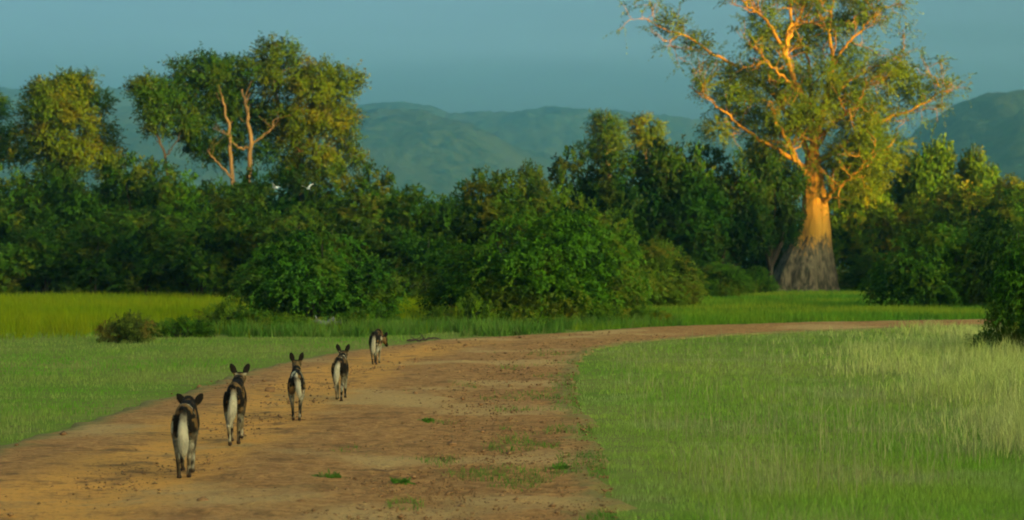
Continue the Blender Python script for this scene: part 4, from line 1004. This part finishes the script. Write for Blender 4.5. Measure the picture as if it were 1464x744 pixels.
    fur = (0.0035 * fbm(x * 45, y * 45, z * 30, 2) + np.where(istail, 0.009 * fbm(x * 60, y * 60, z * 22, 2), 0))
    co = co + nr * fur[:, None]; me2.vertices.foreach_set('co', co.astype(np.float32).ravel())
    black = np.array((0.010, 0.008, 0.006)); tn_ = np.array((0.17, 0.095, 0.03)); wh = np.array((0.46, 0.41, 0.28)); grey = np.array((0.16, 0.13, 0.085))
    c = np.tile(black, (nv, 1))
    def blend(mask, colr):
        nonlocal c
        mm = np.clip(mask, 0, 1)[:, None]; c = c * (1 - mm) + colr * mm
    blend((n1 - (0.26 - 0.4 * tan)) * 8, tn_)
    blend((n3 - 0.28) * 9, tn_ * 0.8)
    blend((n2 - (0.52 - 0.35 * white)) * 9, wh)
    leg = np.clip((0.46 - z) * 8, 0, 1) * (y < 0.5)
    blend(leg * np.clip(0.7 + n1 * 1.2, 0, 1), np.array((0.19, 0.15, 0.085)))
    blend(leg * np.clip((n2 + 0.05) * 5, 0, 1), wh * 0.6)
    blend(leg * np.clip((n3 - 0.10) * 5 + np.clip((0.24 - z) * 9, 0, 1.3) * (np.abs(x) > 0.052), 0, 1), black * 1.5)
    blend(np.clip((0.075 - z) * 30, 0, 1), np.array((0.05, 0.035, 0.025)))
    # neck tawny, ears and muzzle black
    dh = np.linalg.norm(co - (H + np.array((0, -0.06, -0.02))), axis=1)
    blend(np.clip((0.15 - dh) * 12, 0, 1) * 0.7, np.array((0.13, 0.085, 0.035)))
    isear = (z - H[2] > 0.055) & (np.linalg.norm(co[:, :2] - H[:2], axis=1) < 0.2)
    blend(isear * 1.0, black * 1.3)
    blend((((co - H) @ ld) > 0.09) * (np.linalg.norm(co - H, axis=1) < 0.3) * 1.0, black)
    # tail: tawny root, then the white brush
    blend(istail * np.clip((0.66 - z) * 20, 0, 1), np.array((0.10, 0.075, 0.05)))
    blend(istail * np.clip((np.float32(0.628) - z + 0.05 * n3) * 18, 0, 1), wh * np.clip(0.95 + 0.35 * n3, 0.6, 1.1)[:, None])
    at_ = me2.attributes.new('coat', 'FLOAT_COLOR', 'POINT')
    at_.data.foreach_set('color', np.concatenate([c, np.ones((nv, 1))], 1).astype(np.float32).ravel())
    me2.polygons.foreach_set('use_smooth', np.ones(len(me2.polygons), dtype=bool))
    me2.materials.clear(); me2.materials.append(M['coat'])
    # loose hair: short tapering strands swept back and down, longer on the tail brush
    rg = np.random.default_rng(seed + 500); w_ = np.where(istail, 5.0, 1.0); w_ = np.where(z < 0.12, 0.0, w_)
    k_ = rg.choice(nv, 5200, p=w_ / w_.sum()); P = co[k_]; Nr = nr[k_]; tl_ = istail[k_]
    sweep = np.where(tl_[:, None], np.array((0, -0.15, -1.0)), np.array((0, -0.8, -0.55))); sweep = sweep - Nr * (sweep * Nr).sum(1)[:, None] * 0.9
    dr = unit(unit(sweep) + Nr * rg.uniform(0.25, 0.8, len(k_))[:, None] + rdir(rg, len(k_)) * 0.3); ln_ = np.where(tl_, 0.034, 0.015) * rg.uniform(0.6, 1.4, len(k_))
    sw = unit(np.cross(dr, Nr)) * 0.0022; P = P - Nr * 0.002
    HV = np.stack([P - sw, P + sw, P + dr * ln_[:, None]], 1).reshape(-1, 3)
    fur_me = mesh_np('fur', HV, None, np.arange(len(HV)).reshape(-1, 3), attr={'coat': np.repeat(c[k_], 3, 0)})
    fur_me.materials.append(M['coat'])
    return me2, fur_me

dogs = [
 ('nearest wild dog with thick white tail, head carried low, black back', 258, 690, -6, 1.0, dict(seed=1, head=(0.0, 0.64, 0.60), look=0.0, nose_drop=0.06, hind=((-0.05, 0), (0.02, 0)), fore=((0.08, 0), (-0.08, 0)), tail=((0.0, -0.49, 0.52), (0.005, -0.51, 0.40), (0.012, -0.50, 0.29)), white=0.35, tan=0.2, ear_out=1.35, girth=1.06)),
 ('second wild dog from the front, pale tail hanging straight, ears pricked', 331, 642, -5, 1.0, dict(seed=2, head=(0.02, 0.62, 0.715), look=0.0, nose_drop=0.09, hind=((-0.06, 0), (0.10, 0.0)), fore=((-0.05, 0), (0.10, 0.02)), tail=((0.0, -0.48, 0.54), (-0.01, -0.48, 0.42), (-0.035, -0.45, 0.31)), white=0.3, tan=0.4, ear_out=0.9)),
 ('third wild dog, middle of the file, white blotch across its back', 420, 606, -6, 0.92, dict(seed=5, head=(0.0, 0.60, 0.76), look=0.02, nose_drop=0.09, hind=((0.02, 0), (-0.05, 0)), fore=((0.05, 0), (-0.05, 0)), tail=((0.03, -0.44, 0.55), (0.045, -0.45, 0.46), (0.05, -0.44, 0.40)), white=0.75, tan=0.35, ear_out=0.6)),
 ('fourth wild dog, legs close together in mid stride, white tail', 484, 578, -1, 0.95, dict(seed=8, head=(0.0, 0.62, 0.70), look=0.06, nose_drop=0.09, hind=((0.12, 0.02), (-0.10, 0)), fore=((-0.09, 0), (0.10, 0)), tail=((-0.02, -0.47, 0.54), (-0.03, -0.48, 0.44), (-0.035, -0.46, 0.36)), white=0.6, tan=0.15, ear_out=0.8)),
 ('farthest wild dog at the head of the file with its head lowered', 536, 524, 2, 0.96, dict(seed=13, head=(0.10, 0.66, 0.50), look=0.35, nose_drop=0.13, hind=((0.04, 0), (-0.08, 0)), fore=((0.06, 0), (-0.08, 0)), tail=((0.0, -0.47, 0.52), (-0.005, -0.48, 0.40), (-0.01, -0.46, 0.30)), white=0.3, tan=0.3, ear_out=0.9)),
]
for lab, px, py, rz, sc, kw in dogs:
    p = gp(px, py)
    body_me, fur_me = wild_dog(**kw); o = add('wild_dog', body_me); add('fur', fur_me, None, o); o.location = (p[0], p[1] + 0.30, 0.030); o.rotation_euler = (0, 0, -R(rz)); o.scale = (sc * 0.80, sc * 0.95, sc * 0.92)
    tag(o, lab, 'wild dog', 'file of wild dogs trotting up the road')

# ------------------------------------------------------------------ birds
M['feather'] = plain('white_feather', (0.72, 0.72, 0.7), 0.7, 12.0, 0.12)
def bird(label, px, py, Y, rz, roll, upw, seed):
    V, Q, T = loft([(0, 0.26, 0.05), (0, 0.20, 0.03), (0, 0.13, 0.01), (0, 0.0, 0), (0, -0.14, 0.0), (0, -0.26, 0.01), (0, -0.33, 0.01)], [0.006, 0.026, 0.03, 0.062, 0.05, 0.05, 0.045], [0.008, 0.028, 0.03, 0.058, 0.04, 0.014, 0.006], 10)
    Vs = [V]; Qs = [Q]; Ts = [T]; n = len(V)
    for s in (-1, 1):
        # wing: root, wrist, tip; three sections with a curved thickness
        sec = [(0.03, 0.10, -0.12, 0.02), (0.22, 0.14, -0.10, 0.02 + 0.16 * upw), (0.38, 0.08, -0.09, 0.02 + 0.24 * upw), (0.52, -0.06, -0.10, 0.02 + 0.27 * upw)]
        W_ = []
        for (xx, yf, yb, z_) in sec:
            for (q, hh) in ((0, 0), (0.3, 0.016), (1, 0.002), (0.3, -0.006)):
                W_.append((s * xx, yf + (yb - yf) * q, z_ + hh))
        W_ = np.array(W_); q = []
        for a_ in range(3):
            for b_ in range(4):
                c_ = (b_ + 1) % 4; q.append((a_ * 4 + b_, a_ * 4 + c_, a_ * 4 + 4 + c_, a_ * 4 + 4 + b_))
        q += [(3, 2, 1, 0), (12, 13, 14, 15)]
        Vs.append(W_); Qs.append(np.array(q) + n); n += len(W_)
    me = mesh_np('white_bird', np.concatenate(Vs), np.concatenate(Qs), np.concatenate(Ts), smooth=True)
    o = add('white_bird', me, M['feather']); o.location = at(px, py, Y); o.rotation_euler = (R(8), R(roll), rz); o.scale = (0.62, 0.62, 0.62)
    return tag(o, label, 'bird', 'white birds flying before the thicket')
bird('white bird flying before the dark thicket, the left of the two', 393, 269, 92, R(60), 15, 0.9, 1)
bird('white bird with raised wings, the right of the two before the dark thicket', 440, 270, 92, R(40), -12, 1.0, 2)

# ------------------------------------------------------------------ haze
hx0, hx1, hy0, hy1, hz0, hz1 = -3200, 3200, -520, 4900, -6.0, 460.0
Vh = [(x, y, z) for z in (hz0, hz1) for y in (hy0, hy1) for x in (hx0, hx1)]
me = mesh_np('haze', np.array(Vh), np.array([(0, 2, 3, 1), (4, 5, 7, 6), (0, 1, 5, 4), (2, 6, 7, 3), (0, 4, 6, 2), (1, 3, 7, 5)]))
m, n, l = new_mat('evening_haze')
pv = N(n, 'ShaderNodeVolumePrincipled'); pv.inputs['Color'].default_value = (0.30, 0.80, 0.98, 1)
pv.inputs['Density'].default_value = 0.00025; pv.inputs['Anisotropy'].default_value = 0.75
o = N(n, 'ShaderNodeOutputMaterial'); l.new(pv.outputs[0], o.inputs['Volume'])
tag(add('haze', me, m), 'thin blue evening haze', None, kind='stuff')
